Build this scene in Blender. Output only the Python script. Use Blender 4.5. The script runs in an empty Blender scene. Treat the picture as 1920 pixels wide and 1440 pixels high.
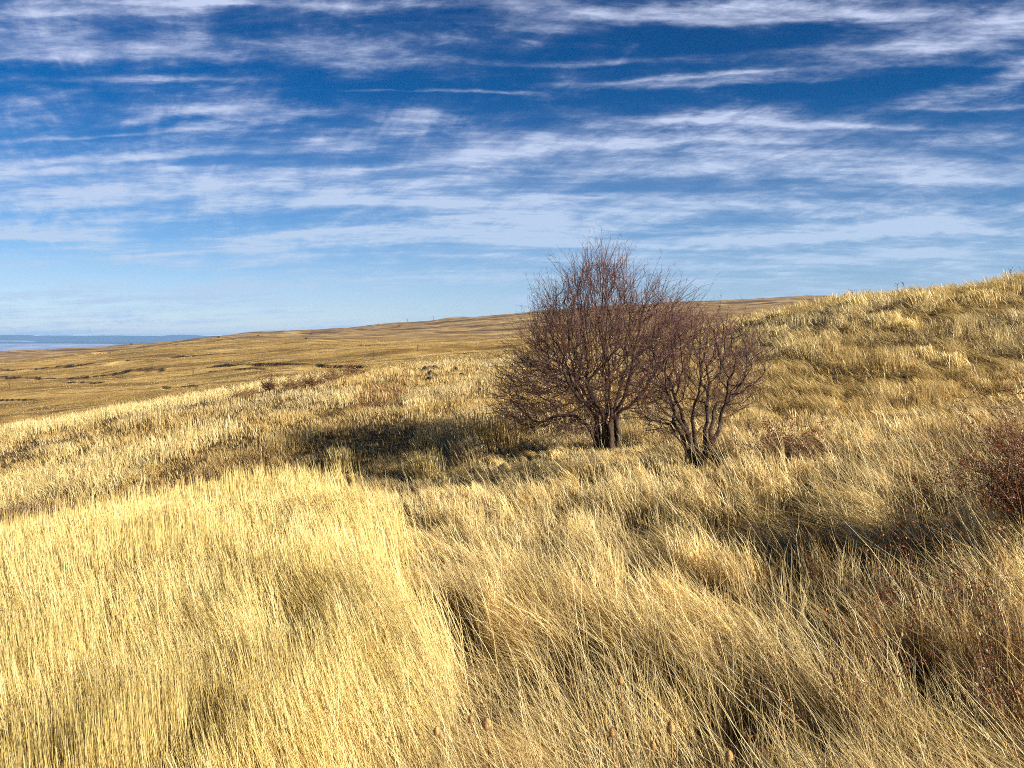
import bpy, math, random
import numpy as np
from mathutils import Vector

R = math.radians
rng = np.random.default_rng(7)
random.seed(7)
S = bpy.context.scene
COL = S.collection

# ------------------------------------------------------------------ camera
CZ = 3.0                                   # camera height above world zero
F = 1440.0                                 # focal length in pixels of the 1920 wide picture
PITCH = math.atan(80 / F)                  # camera looks a little down
cam_d = bpy.data.cameras.new('camera')
cam_d.sensor_width = 36.0
cam_d.lens = 36.0 * F / 1920
cam_d.clip_start = 0.05
cam_d.clip_end = 60000
cam = bpy.data.objects.new('camera', cam_d)
COL.objects.link(cam)
cam.location = (0, 0, CZ)
cam.rotation_euler = (R(90) - PITCH, 0, 0)
S.camera = cam

# ------------------------------------------------------------------ light
SUN_EL = R(24)
SUN_AZ = R(124)                            # clockwise from +Y (the view) : behind, right
sun_dir = Vector((math.sin(SUN_AZ) * math.cos(SUN_EL), math.cos(SUN_AZ) * math.cos(SUN_EL), math.sin(SUN_EL)))
sd = bpy.data.lights.new('sun', 'SUN')
sd.energy = 5.0
sd.angle = R(0.5)
sd.color = (1.0, 0.93, 0.74)
sun = bpy.data.objects.new('sun', sd)
COL.objects.link(sun)
sun.rotation_euler = sun_dir.to_track_quat('Z', 'Y').to_euler()
sun.location = (60, -60, 80)

S.view_settings.view_transform = 'Standard'
S.view_settings.look = 'None'
S.view_settings.exposure = 1.2
S.view_settings.gamma = 1.0
S.render.engine = 'CYCLES'
S.cycles.use_denoising = False
S.cycles.filter_width = 1.0
S.cycles.max_bounces = 6
S.cycles.diffuse_bounces = 4
S.cycles.transmission_bounces = 4
S.cycles.volume_bounces = 0

# ------------------------------------------------------------------ node helper
class NT:
    def __init__(self, tree):
        self.t = tree
    def n(self, typ, **kw):
        nd = self.t.nodes.new(typ)
        for k, v in kw.items():
            setattr(nd, k, v)
        return nd
    def put(self, sock, v):
        if v is None:
            return
        if hasattr(v, 'links'):
            self.t.links.new(v, sock)
        else:
            sock.default_value = v
    def m(self, op, a, b=None, c=None, clamp=False):
        nd = self.n('ShaderNodeMath', operation=op, use_clamp=clamp)
        for i, v in enumerate((a, b, c)):
            self.put(nd.inputs[i], v)
        return nd.outputs[0]
    def xyz(self, x, y, z):
        nd = self.n('ShaderNodeCombineXYZ')
        for i, v in enumerate((x, y, z)):
            self.put(nd.inputs[i], v)
        return nd.outputs[0]
    def sep(self, v):
        nd = self.n('ShaderNodeSeparateXYZ')
        self.put(nd.inputs[0], v)
        return nd.outputs
    def noise(self, vec, scale, detail=4, rough=0.55, dist=0.0, out=0):
        nd = self.n('ShaderNodeTexNoise')
        self.put(nd.inputs['Vector'], vec)
        nd.inputs['Scale'].default_value = scale
        nd.inputs['Detail'].default_value = detail
        nd.inputs['Roughness'].default_value = rough
        nd.inputs['Distortion'].default_value = dist
        return nd.outputs[out]
    def ramp(self, fac, pts, mode='LINEAR'):
        nd = self.n('ShaderNodeValToRGB')
        cr = nd.color_ramp
        cr.interpolation = mode
        while len(cr.elements) < len(pts):
            cr.elements.new(0.5)
        for e, (p, c) in zip(cr.elements, pts):
            e.position = p
            e.color = (c, c, c, 1) if isinstance(c, (int, float)) else (*c, 1)
        self.put(nd.inputs[0], fac)
        return nd.outputs[0]
    def mix(self, fac, a, b, blend='MIX'):
        nd = self.n('ShaderNodeMix', data_type='RGBA', blend_type=blend)
        self.put(nd.inputs[0], fac)
        for s, v in ((nd.inputs[6], a), (nd.inputs[7], b)):
            self.put(s, (*v, 1) if isinstance(v, tuple) and len(v) == 3 else v)
        return nd.outputs[2]
    def smooth(self, v, lo, hi):
        nd = self.n('ShaderNodeMapRange', interpolation_type='SMOOTHSTEP')
        self.put(nd.inputs[0], v)
        nd.inputs[1].default_value = lo
        nd.inputs[2].default_value = hi
        return nd.outputs[0]

# ------------------------------------------------------------------ sky : Nishita plus wind-drawn cirrus
W = bpy.data.worlds.new('World')
S.world = W
W.use_nodes = True
W.node_tree.nodes.clear()
k = NT(W.node_tree)
sky = k.n('ShaderNodeTexSky', sky_type='NISHITA')
sky.sun_disc = False
sky.sun_elevation = SUN_EL
sky.sun_rotation = SUN_AZ
sky.altitude = 1500
sky.air_density = 1.0
sky.dust_density = 0.6
sky.ozone_density = 3.0
tc = k.n('ShaderNodeTexCoord').outputs['Generated']
dx, dy, dz = k.sep(tc)
dyc = k.m('MAXIMUM', dy, 0.05)
gx = k.m('DIVIDE', dx, dyc)                 # direction: sideways slope
gz = k.m('DIVIDE', dz, dyc)                 # direction: upward slope
# a flat cloud layer seen in perspective
hz = k.m('ADD', k.m('MAXIMUM', dz, 0.0), 0.10)
px = k.m('DIVIDE', dx, hz)
py = k.m('DIVIDE', dyc, hz)
# gentle tilt and bend of the wind direction
warp = k.noise(k.xyz(px, py, 3.3), 0.45, 2, 0.5)
wv = k.m('MULTIPLY', k.m('SUBTRACT', warp, 0.5), .6)
pyw = k.m('ADD', py, k.m('ADD', wv, k.m('MULTIPLY', px, 0.05)))
nA = k.noise(k.xyz(k.m('MULTIPLY', px, 0.34), k.m('MULTIPLY', pyw, 1.15), 0.4), 1.0, 7, 0.60, 0.6)
nB = k.noise(k.xyz(k.m('MULTIPLY', px, 1.5), k.m('MULTIPLY', pyw, 4.0), 5.0), 1.0, 8, 0.66, 0.2)
# wisps combed upward and sideways
comb = k.noise(k.xyz(k.m('ADD', k.m('MULTIPLY', px, 3.4), k.m('MULTIPLY', py, 1.6)), k.m('MULTIPLY', py, 0.9), 9.0), 1.6, 6, 0.62, 1.2)
fine = k.noise(k.xyz(k.m('MULTIPLY', gx, 9.0), k.m('MULTIPLY', gz, 30.0), 2.0), 1.0, 8, 0.68, 0.3)

wx = k.m('MULTIPLY', k.m('SUBTRACT', k.noise(k.xyz(gx, k.m('MULTIPLY', gz, 3.0), 1.7), 5.0, 5, 0.6), 0.5), 0.10)
wz = k.m('MULTIPLY', k.m('SUBTRACT', k.noise(k.xyz(gx, k.m('MULTIPLY', gz, 3.0), 7.7), 6.0, 6, 0.62), 0.5), 0.055)
sx = k.m('ADD', gx, wx)
sz = k.m('ADD', gz, wz)
sz2 = k.m('ADD', gz, k.m('MULTIPLY', wz, .45))
# big banks of cirrus: (sideways, up, half length, half thickness, tilt, strength), as slopes of the view direction
STREAKS = [
    (0.31, 0.413, .30, .020, .03, .80), (0.60, 0.388, .14, .026, .16, 1.05), (0.66, 0.338, .13, .016, .22, .60),
    (-.45, 0.430, .22, .018, -.05, .52), (-.56, 0.358, .22, .020, .03, .62), (-.64, 0.385, .18, .040, .0, .34),
    (-.20, 0.366, .12, .020, -.10, .52), (-.31, 0.288, .20, .017, .02, .72), (-.46, 0.235, .24, .007, .05, .75),
    (-.23, 0.254, .09, .013, .08, .50), (0.02, 0.245, .13, .026, .10, .48), (.17, 0.252, .18, .008, .06, .55),
    (.52, 0.222, .30, .040, -.02, .55), (.27, 0.284, .20, .012, -.03, .62), (.40, 0.268, .06, .022, .20, .35),
    (-.55, 0.190, .30, .034, .0, .42), (-.20, 0.178, .17, .008, .02, .60), (-.05, 0.205, .3, .03, .03, .40),
    (.48, 0.140, .26, .010, .06, .62), (.22, 0.170, .32, .016, .02, .45), (.60, 0.115, .16, .007, .05, .5),
    (.22, 0.338, .14, .004, .05, .45), (-.10, 0.318, .12, .003, -.02, .50), (.10, 0.418, .3, .014, -.05, .40),
    (-.62, 0.140, .14, .014, .03, .55), (-.15, 0.130, .28, .020, .0, .40), (.05, 0.395, .06, .006, .0, .2),
]
_sr = random.Random(21)
for _i in range(26):                       # thin wind-drawn threads between the banks
    STREAKS.append((_sr.uniform(-.7, .7), _sr.uniform(.10, .44), _sr.uniform(.07, .20), _sr.uniform(.003, .008), _sr.uniform(-.02, .07), _sr.uniform(.25, .5)))
acc = None
for (cx, cz, hl, ht, tilt, st) in STREAKS:
    ax = k.m('SUBTRACT', sx, cx)
    az = k.m('SUBTRACT', k.m('SUBTRACT', sz if ht > .009 else sz2, cz), k.m('MULTIPLY', ax, tilt))
    a2 = k.m('POWER', k.m('ABSOLUTE', k.m('DIVIDE', ax, hl)), 2.4)
    b = k.m('DIVIDE', az, ht)
    # sharper underside, feathered top
    b = k.m('MULTIPLY', b, k.m('ADD', 1.0, k.m('MULTIPLY', k.m('LESS_THAN', b, 0.0), 0.7)))
    e = k.m('EXPONENT', k.m('MULTIPLY', k.m('ADD', a2, k.m('MULTIPLY', b, b)), -1.0))
    e = k.m('MULTIPLY', e, st)
    acc = e if acc is None else k.m('ADD', acc, e)
tex = k.m('ADD', k.m('MULTIPLY', k.m('SUBTRACT', nB, .5), 1.5), k.m('ADD', k.m('MULTIPLY', k.m('SUBTRACT', comb, .5), .8), k.m('MULTIPLY', k.m('SUBTRACT', fine, .5), 1.5)))
low = k.m('SUBTRACT', 1.0, k.smooth(gz, 0.08, 0.33))       # the veil thickens toward the horizon
field = k.m('ADD', k.m('MULTIPLY', acc, 1.0), k.m('MULTIPLY', k.m('SUBTRACT', nA, .5), 2.0))
field = k.m('ADD', field, k.m('ADD', .22, k.m('MULTIPLY', low, .24)))
wide = k.smooth(k.m('ADD', field, k.m('MULTIPLY', tex, .75)), .0, 1.15)
crisp = k.smooth(k.m('ADD', field, k.m('MULTIPLY', tex, 1.35)), .22, 1.35)
dens = k.m('ADD', k.m('MULTIPLY', wide, .58), k.m('MULTIPLY', crisp, .50))

hole = k.smooth(k.noise(k.xyz(k.m('MULTIPLY', px, 0.7), k.m('MULTIPLY', pyw, 2.9), 14.0), 1.0, 7, 0.62, 0.2), 0.49, 0.66)
dens = k.m('MULTIPLY', dens, k.m('SUBTRACT', 1.0, k.m('MULTIPLY', hole, 0.72)))
fib = k.noise(k.xyz(k.m('ADD', k.m('MULTIPLY', gx, 7.0), k.m('MULTIPLY', gz, 4.0)), k.m('MULTIPLY', gz, 55.0), 12.0), 1.0, 9, .70, .25)
fib2 = k.noise(k.xyz(k.m('ADD', k.m('MULTIPLY', gx, 16.0), k.m('MULTIPLY', gz, -14.0)), k.m('MULTIPLY', gz, 34.0), 15.0), 1.0, 7, .68, .3)
dens = k.m('MULTIPLY', dens, k.m('ADD', k.m('MULTIPLY', k.smooth(fib, .30, .66), .66), k.m('ADD', .30, k.m('MULTIPLY', k.smooth(fib2, .3, .7), .34))))
dens = k.m('ADD', dens, k.m('MULTIPLY', low, .25))
dens = k.m('MINIMUM', k.m('MAXIMUM', dens, 0.0), 0.95)
# deep polarised blue aloft, paler low
tint = k.ramp(k.m('MULTIPLY', dz, 2.0), [(0.0, (.92, .82, .82)), (0.12, (0.64, 0.70, .78)), (0.28, (0.11, 0.44, 0.68)), (0.50, (0.004, 0.30, 0.56)), (1.0, (0.0, 0.21, 0.45))])
blue = k.mix(1.0, sky.outputs[0], tint, 'MULTIPLY')
cloud = k.mix(low, (4.1, 4.6, 6.2), (3.5, 4.5, 5.9))
colr = k.mix(dens, blue, cloud)
bg = k.n('ShaderNodeBackground')
k.put(bg.inputs[0], colr)
bg.inputs[1].default_value = 0.064
wo = k.n('ShaderNodeOutputWorld')
k.t.links.new(bg.outputs[0], wo.inputs[0])

# ------------------------------------------------------------------ small helpers
def tag(o, label=None, cat=None, group=None, kind=None):
    if label: o['label'] = label
    if cat: o['category'] = cat
    if group: o['group'] = group
    if kind: o['kind'] = kind
    return o

def empty(name, loc, rz=0.0):
    o = bpy.data.objects.new(name, None)
    o.empty_display_size = 0.2
    COL.objects.link(o)
    o.location = loc
    o.rotation_euler = (0, 0, rz)
    return o

def mesh_obj(name, verts, faces, mat, parent=None, smooth=False):
    me = bpy.data.meshes.new(name)
    me.from_pydata([tuple(v) for v in verts], [], faces)
    if smooth:
        me.polygons.foreach_set('use_smooth', [True] * len(me.polygons))
    me.materials.append(mat)
    o = bpy.data.objects.new(name, me)
    COL.objects.link(o)
    if parent is not None:
        o.parent = parent
    return o

def quad_mesh(name, V, Q, mat, tint=None, parent=None, smooth=False):
    """V (n,3), Q (m,4) numpy, optional tint (n,3) stored as a point colour"""
    me = bpy.data.meshes.new(name)
    n, m = len(V), len(Q)
    me.vertices.add(n)
    me.vertices.foreach_set('co', np.ascontiguousarray(V, dtype=np.float32).ravel())
    me.loops.add(m * 4)
    me.loops.foreach_set('vertex_index', np.ascontiguousarray(Q, dtype=np.int32).ravel())
    me.polygons.add(m)
    me.polygons.foreach_set('loop_start', np.arange(0, m * 4, 4, dtype=np.int32))
    me.polygons.foreach_set('loop_total', np.full(m, 4, dtype=np.int32))
    if smooth:
        me.polygons.foreach_set('use_smooth', np.ones(m, dtype=bool))
    me.update(calc_edges=True)
    if tint is not None:
        at = me.attributes.new('tint', 'FLOAT_COLOR', 'POINT')
        c = np.ones((n, 4), dtype=np.float32)
        c[:, :3] = tint
        at.data.foreach_set('color', c.ravel())
    me.materials.append(mat)
    o = bpy.data.objects.new(name, me)
    COL.objects.link(o)
    if parent is not None:
        o.parent = parent
    return o

def copy_tree(o, parent=None):
    c = o.copy()
    COL.objects.link(c)
    c.parent = parent
    for ch in list(o.children):
        copy_tree(ch, c)
    return c

# ---- value noise
def _hash(ix, iy, seed):
    h = (ix.astype(np.int64) * 374761393 + iy.astype(np.int64) * 668265263 + seed * 1442695041) & 0xFFFFFFFF
    h = ((h ^ (h >> 13)) * 1274126177) & 0xFFFFFFFF
    h = h ^ (h >> 16)
    return (h & 0xFFFF) / 65535.0

def vnoise(x, y, seed=0):
    x = np.asarray(x, float); y = np.asarray(y, float)
    ix = np.floor(x); iy = np.floor(y)
    fx = x - ix; fy = y - iy
    fx = fx * fx * fx * (fx * (fx * 6 - 15) + 10); fy = fy * fy * fy * (fy * (fy * 6 - 15) + 10)
    a = _hash(ix, iy, seed); b = _hash(ix + 1, iy, seed)
    c = _hash(ix, iy + 1, seed); d = _hash(ix + 1, iy + 1, seed)
    return (a + (b - a) * fx) * (1 - fy) + (c + (d - c) * fx) * fy

def fbm(x, y, seed=0, octv=4, gain=0.5):
    s = 0; amp = 1; tot = 0
    for i in range(octv):
        s = s + amp * vnoise(x * 2 ** i + 17.3 * i, y * 2 ** i - 9.1 * i, seed + i)
        tot += amp; amp *= gain
    return s / tot

def sstep(v, lo, hi):
    t = np.clip((v - lo) / (hi - lo), 0, 1)
    return t * t * (3 - 2 * t)

# ------------------------------------------------------------------ the lie of the land
cp, sp = math.cos(PITCH), math.sin(PITCH)
def ray(u, v):
    xc = (u - 960) / F; yc = (720 - v) / F
    return np.array([xc, cp + yc * sp, -sp + yc * cp])

def slope_of(u, v):
    d = ray(u, v)
    return d[0] / d[1], d[2] / d[1]

GY = [1.5, 3, 5, 8, 12, 17.5]
GZ = [-2.55, -2.55, -2.55, -2.6, -2.7, -2.85]
SIDE = 0.16
# each bearing (given as a column) lists how high the ground appears at each distance
PROFILES = {
    -500: [(25, 985), (36, 880), (60, 920), (95, 860), (180, 765), (400, 695), (700, 690), (1200, 672), (2500, 690)],
    0: [(25, 915), (38, 812), (60, 850), (95, 792), (180, 728), (400, 679), (600, 683), (1000, 665), (1300, 661), (2500, 676)],
    250: [(25, 858), (38, 770), (60, 800), (95, 758), (180, 710), (400, 656), (600, 658), (1200, 646), (2500, 668)],
    450: [(25, 815), (40, 736), (60, 750), (95, 722), (180, 686), (350, 646), (420, 638), (550, 640), (900, 629), (2000, 640)],
    600: [(25, 792), (42, 714), (60, 716), (90, 706), (180, 670), (380, 641), (500, 642), (1000, 619), (1200, 617), (2500, 640)],
    760: [(25, 772), (45, 698), (60, 688), (90, 680), (180, 655), (400, 640), (500, 642), (1100, 607), (1400, 604), (3000, 640)],
    940: [(25, 755), (45, 690), (70, 668), (100, 658), (200, 646), (400, 638), (500, 640), (1200, 593), (1600, 590), (3000, 630)],
    1140: [(25, 740), (45, 672), (70, 652), (110, 641), (200, 634), (400, 624), (500, 625), (1200, 577), (1600, 573), (3000, 620)],
    1390: [(22, 740), (30, 682), (40, 632), (52, 603), (75, 618), (200, 625), (500, 606), (1200, 566), (1600, 561), (3000, 600)],
    1500: [(22, 712), (28, 662), (36, 606), (45, 577), (75, 595), (200, 600), (500, 590), (1200, 562), (1600, 556), (3000, 600)],
    1600: [(22, 692), (28, 632), (34, 587), (41, 563), (70, 580), (200, 590), (500, 580), (1200, 562), (1600, 556), (3000, 600)],
    1920: [(22, 645), (28, 565), (34, 523), (45, 540), (80, 560), (200, 580), (500, 575), (1200, 562), (1600, 556), (3000, 600)],
    2500: [(22, 520), (28, 440), (36, 400), (50, 430), (80, 500), (200, 560), (500, 575), (1200, 562), (1600, 556), (3000, 600)],
}
def pchip(x, y, xi):
    x = np.asarray(x, float); y = np.asarray(y, float)
    h = np.diff(x); d = np.diff(y) / h
    m = np.zeros_like(y)
    m[0], m[-1] = d[0], d[-1]
    for i in range(1, len(x) - 1):
        if d[i - 1] * d[i] > 0:
            w1 = 2 * h[i] + h[i - 1]; w2 = h[i] + 2 * h[i - 1]
            m[i] = (w1 + w2) / (w1 / d[i - 1] + w2 / d[i])
    xi = np.clip(xi, x[0], x[-1])
    j = np.clip(np.searchsorted(x, xi) - 1, 0, len(x) - 2)
    t = (xi - x[j]) / h[j]
    return ((2 * t**3 - 3 * t**2 + 1) * y[j] + (t**3 - 2 * t**2 + t) * h[j] * m[j]
            + (-2 * t**3 + 3 * t**2) * y[j + 1] + (t**3 - t**2) * h[j] * m[j + 1])

TL = np.linspace(math.log(1.5), math.log(14000), 900)           # log distance
TA = np.linspace(-1.2, 1.2, 361)                                  # bearing
_cols_a, _cols = [], []
for u, pts in sorted(PROFILES.items()):
    a, _ = slope_of(u, 640)
    xs = [math.log(y) for y in GY]; es = [gz / gy + SIDE * a for gy, gz in zip(GY, GZ)]
    for (y, v) in pts:
        xs.append(math.log(y)); es.append(slope_of(u, v)[1])
    ylast = pts[-1][0]
    elast = es[-1]
    zfloor = -95.0
    for y in (5000, 9000, 14000):
        xs.append(math.log(y)); es.append(min(elast, -0.006) if elast > -0.006 and a > 0 else zfloor / y)
    _cols_a.append(a); _cols.append(pchip(xs, es, TL))
_cols = np.array(_cols)
TAB = np.array([pchip(_cols_a, _cols[:, j], TA) for j in range(len(TL))])    # [logY, a]
for _ in range(3):                                                  # soften the joins between bearings
    TAB[:, 1:-1] = 0.25 * TAB[:, :-2] + 0.5 * TAB[:, 1:-1] + 0.25 * TAB[:, 2:]

def base_height(x, y):
    yy = np.maximum(y, 1.6)
    a = np.clip(x / yy, TA[0], TA[-1])
    l = np.log(yy)
    fi = np.clip((l - TL[0]) / (TL[1] - TL[0]), 0, len(TL) - 1.001)
    fj = np.clip((a - TA[0]) / (TA[1] - TA[0]), 0, len(TA) - 1.001)
    i = fi.astype(int); j = fj.astype(int); fi = fi - i; fj = fj - j
    e = (TAB[i, j] * (1 - fi) + TAB[i + 1, j] * fi) * (1 - fj) + (TAB[i, j + 1] * (1 - fi) + TAB[i + 1, j + 1] * fi) * fj
    zfar = e * yy
    znear = -2.55 + SIDE * 6 * np.tanh(x / 6)
    t = sstep(y, 2.0, 4.0)
    return CZ + znear * (1 - t) + zfar * t

BANKS = [   # lines of eroded turf on the plain: (column, height in view) pairs, drop in metres
    ([(-60, 704), (40, 703), (110, 702), (190, 697), (270, 694), (340, 689), (430, 686), (520, 683), (600, 679), (690, 678), (770, 676)], 1.0),
    ([(-60, 756), (0, 755), (72, 752)], .45), ([(80, 729), (130, 727), (200, 724)], .45), ([(300, 725), (372, 720)], .5),
    ([(530, 673), (590, 668), (640, 662)], .55), ([(690, 668), (760, 661), (800, 658)], .6), ([(790, 661), (850, 656), (900, 655)], .6),
    ([(500, 655), (600, 651), (720, 648), (900, 645)], .7), ([(-60, 690), (60, 687), (200, 678), (300, 672)], .55), ([(300, 668), (420, 660), (520, 657)], .6),
    ([(-60, 673), (0, 671), (90, 668), (200, 660), (300, 653)], 1.3), ([(300, 645), (380, 640), (480, 637.5)], 1.3), ([(140, 708), (260, 702)], .45), ([(380, 700), (470, 694), (560, 690)], .45),
]
_BK = []
for pts, drop in BANKS:
    aa = np.array([slope_of(u, v)[0] for u, v in pts]); vv = np.array([v for _, v in pts])
    sa = np.linspace(aa[0], aa[-1], 90); sv = np.interp(sa, aa, vv)
    l0 = np.searchsorted(TL, math.log(75)); l1 = np.searchsorted(TL, math.log(640))
    sy = np.empty_like(sa)
    for q_ in range(len(sa)):
        j = int(np.clip(round((sa[q_] - TA[0]) / (TA[1] - TA[0])), 0, len(TA) - 1))
        sy[q_] = math.exp(TL[l0 + int(np.argmin(np.abs(TAB[l0:l1, j] - slope_of(960, sv[q_])[1])))])
    sy = np.convolve(np.pad(sy, 7, mode='edge'), np.ones(15) / 15, 'valid')
    _BK.append((sa, sy, drop))

def relief(x, y):
    """hummocks near by, swells and eroded banks further off; returns height and dark tone of the bank faces"""
    r = np.hypot(x, y)
    near = (.20 + .12 * sstep(y, 8, 13)) * (fbm(x / 1.5, y / 1.5, 3, 3) - .5) + 0.10 * (fbm(x / .55, y / .55, 5, 2) - .5)
    near = near * (1 - .70 * sstep(x, 3, 8))
    near = near * (1 - sstep(r, 70, 130)) * sstep(r, 2, 5) * (1 - .6 * sstep(r, 16, 26))
    mid = sstep(r, 85, 140) * (1 - sstep(r, 420, 620))
    far = sstep(r, 500, 800) * (1 - sstep(r, 2500, 3500))
    z = near + mid * (4.0 * (fbm(x / 46, y / 40, 31, 4) - .5) + 1.0 * (fbm(x / 26, y / 9, 33, 4) - .5))
    z = z + far * (9.0 * (fbm(x / 170, y / 260, 41, 5, .55) - .5) + 5.0 * (fbm(x / 60, y / 90, 43, 4) - .5))
    bank_dark = np.zeros_like(z)
    a = x / np.maximum(y, 1)
    sel = (y > 60) & (y < 700) & (a > -.75) & (a < .02)
    if sel.any():
        xs_, ys_, as_ = x[sel], y[sel], a[sel]
        zz = np.zeros_like(xs_); so = np.zeros_like(xs_)
        for bi_, (sa, sy, drop) in enumerate(_BK):
            w_ = (sa[-1] - sa[0])
            ins = sstep(as_, sa[0], sa[0] + .12 * w_) * (1 - sstep(as_, sa[-1] - .12 * w_, sa[-1]))
            yb = np.interp(as_, sa, sy)
            yb = yb + (.05 * yb) * (fbm(xs_ / 16, xs_ * 0 + 3.7 + bi_, 51, 4) - .5)
            gap = ins * sstep(fbm(xs_ / 13, xs_ * 0 + 1.2 + bi_, 61, 4), .28, .40) * (.35 + .65 * sstep(fbm(xs_ / 7, xs_ * 0 + 5.1 + bi_, 63, 3), .35, .6))
            d = yb - ys_
            face = 1.9 * yb / 190
            zz -= drop * np.clip(yb / 190, .5, 2.2) * gap * np.where(d > 0, np.exp(-d / (12 * yb / 190)) * np.clip(d / face, 0, 1), 0)
            so = np.maximum(so, np.clip(gap * 1.6, 0, 1) * ((d > -.25 * face) & (d < .95 * face)))
        z[sel] += zz; bank_dark[sel] = so
    return z, bank_dark

def ground(x, y):
    x = np.atleast_1d(np.asarray(x, float)); y = np.atleast_1d(np.asarray(y, float))
    return base_height(x, y) + relief(x, y)[0]

def g1(x, y):
    return float(ground(x, y)[0])

def pick(u, v, h=0.0, ymin=2.2, ymax=3500):
    """where the view through (u, v) first meets the ground raised by h"""
    d = ray(u, v)
    Y = np.exp(np.linspace(math.log(ymin), math.log(ymax), 2500))
    t = Y / d[1]
    X = d[0] * t; Z = CZ + d[2] * t
    below = Z < ground(X, Y) + h
    i = int(np.argmax(below)) if below.any() else len(Y) - 1
    return float(X[i]), float(Y[i])

# ------------------------------------------------------------------ materials
def new_mat(name):
    m = bpy.data.materials.new(name)
    m.use_nodes = True
    m.node_tree.nodes.clear()
    return m, NT(m.node_tree)

def finish(kk, shader, disp=None):
    o = kk.n('ShaderNodeOutputMaterial')
    kk.t.links.new(shader, o.inputs['Surface'])

def grass_mat(name, transl=0.36):
    m, q = new_mat(name)
    at = q.n('ShaderNodeAttribute', attribute_name='tint')
    pos = q.n('ShaderNodeNewGeometry').outputs['Position']
    nz = q.noise(pos, 60, 2, .5)
    c = q.mix(1.0, at.outputs['Color'], q.ramp(nz, [(0.3, 0.82), (0.7, 1.12)]), 'MULTIPLY')
    d = q.n('ShaderNodeBsdfDiffuse'); q.put(d.inputs[0], c)
    t = q.n('ShaderNodeBsdfTranslucent'); q.put(t.inputs[0], c)
    mx = q.n('ShaderNodeMixShader'); mx.inputs[0].default_value = transl
    q.t.links.new(d.outputs[0], mx.inputs[1]); q.t.links.new(t.outputs[0], mx.inputs[2])
    gl = q.n('ShaderNodeBsdfGlossy'); gl.inputs['Roughness'].default_value = .45; gl.inputs[0].default_value = (.9, .85, .7, 1)
    m2 = q.n('ShaderNodeMixShader'); m2.inputs[0].default_value = 0.05
    q.t.links.new(mx.outputs[0], m2.inputs[1]); q.t.links.new(gl.outputs[0], m2.inputs[2])
    finish(q, m2.outputs[0])
    return m

def bark_mat(name, dark, light, sc=14):
    m, q = new_mat(name)
    tcn = q.n('ShaderNodeTexCoord').outputs['Object']
    x, y, z = q.sep(tcn)
    st = q.noise(q.xyz(q.m('MULTIPLY', x, 3.5), q.m('MULTIPLY', y, 3.5), z), sc, 5, .65, .4)
    pat = q.noise(tcn, 4.5, 3, .6)
    f = q.m('ADD', q.m('MULTIPLY', st, .75), q.m('MULTIPLY', pat, .35))
    c = q.ramp(f, [(0.38, dark), (0.56, tuple((a + b) / 2 for a, b in zip(dark, light))), (0.70, light)])
    p = q.n('ShaderNodeBsdfPrincipled')
    q.put(p.inputs['Base Color'], c)
    p.inputs['Roughness'].default_value = .85
    bp = q.n('ShaderNodeBump'); bp.inputs['Strength'].default_value = .8; bp.inputs['Distance'].default_value = .02
    q.put(bp.inputs['Height'], st)
    q.put(p.inputs['Normal'], bp.outputs[0])
    finish(q, p.outputs[0])
    return m

def plain_mat(name, c1, c2, sc=20, rough=.8, spec=.3):
    m, q = new_mat(name)
    tcn = q.n('ShaderNodeTexCoord').outputs['Object']
    f = q.noise(tcn, sc, 4, .6)
    p = q.n('ShaderNodeBsdfPrincipled')
    q.put(p.inputs['Base Color'], q.ramp(f, [(0.35, c1), (0.65, c2)]))
    p.inputs['Roughness'].default_value = rough
    p.inputs['Specular IOR Level'].default_value = spec
    finish(q, p.outputs[0])
    return m

M_GRASS = grass_mat('dry_grass')
M_LEAF = grass_mat('dry_leaf', .2)
M_TRUNK = bark_mat('hawthorn_bark', (.010, .006, .004), (.085, .046, .025))
M_BOUGH = bark_mat('branch_bark', (.010, .005, .004), (.055, .027, .018), 22)
M_TWIG = bark_mat('twig_bark', (.012, .005, .005), (.17, .070, .058), 5)
M_STEM = plain_mat('dry_stem', (.16, .09, .04), (.34, .21, .09), 30)
M_REDSTEM = plain_mat('red_stem', (.055, .020, .016), (.14, .055, .04), 18)
M_HEAD = plain_mat('seed_head', (.26, .14, .05), (.52, .32, .13), 60)
M_DARKHEAD = plain_mat('dark_seed_head', (.035, .018, .010), (.10, .05, .025), 60)
M_ROCK = plain_mat('lichen_rock', (.030, .022, .014), (.12, .085, .05), 6)
M_POST = plain_mat('weathered_post', (.05, .04, .03), (.12, .10, .08), 8)
M_FARBUSH = plain_mat('far_bush', (.02, .022, .012), (.06, .055, .03), 3)

# ground
m, q = new_mat('prairie_ground')
geo = q.n('ShaderNodeNewGeometry')
pos = geo.outputs['Position']
X, Y, Z = q.sep(pos)
zone = q.n('ShaderNodeAttribute', attribute_name='tint')
zr, zg, zb = q.sep(zone.outputs['Color'])
n1 = q.noise(q.xyz(q.m('MULTIPLY', X, .7), Y, 0.0), 0.045, 6, .62, .6)
n2 = q.noise(pos, 0.5, 6, .65)
n3 = q.noise(pos, 5.0, 5, .65)
n4 = q.noise(q.xyz(q.m('MULTIPLY', X, .25), Y, 0.0), 0.16, 6, .65, .8)
straw = q.ramp(n1, [(0.34, (.24, .145, .045)), (0.46, (.39, .240, .078)), (0.56, (.49, .315, .110)), (0.68, (.57, .39, .155))])
straw = q.mix(q.m('MULTIPLY', q.smooth(n4, .50, .60), .8), straw, (.13, .082, .032))  # dark streaks painted in for the shadow lines of the terraces
straw = q.mix(q.m('MULTIPLY', q.smooth(n2, .5, .72), .55), straw, (.17, .115, .045))
hill = q.ramp(n1, [(0.38, (.20, .115, .045)), (0.5, (.34, .21, .080)), (0.62, (.46, .315, .135))])
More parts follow.
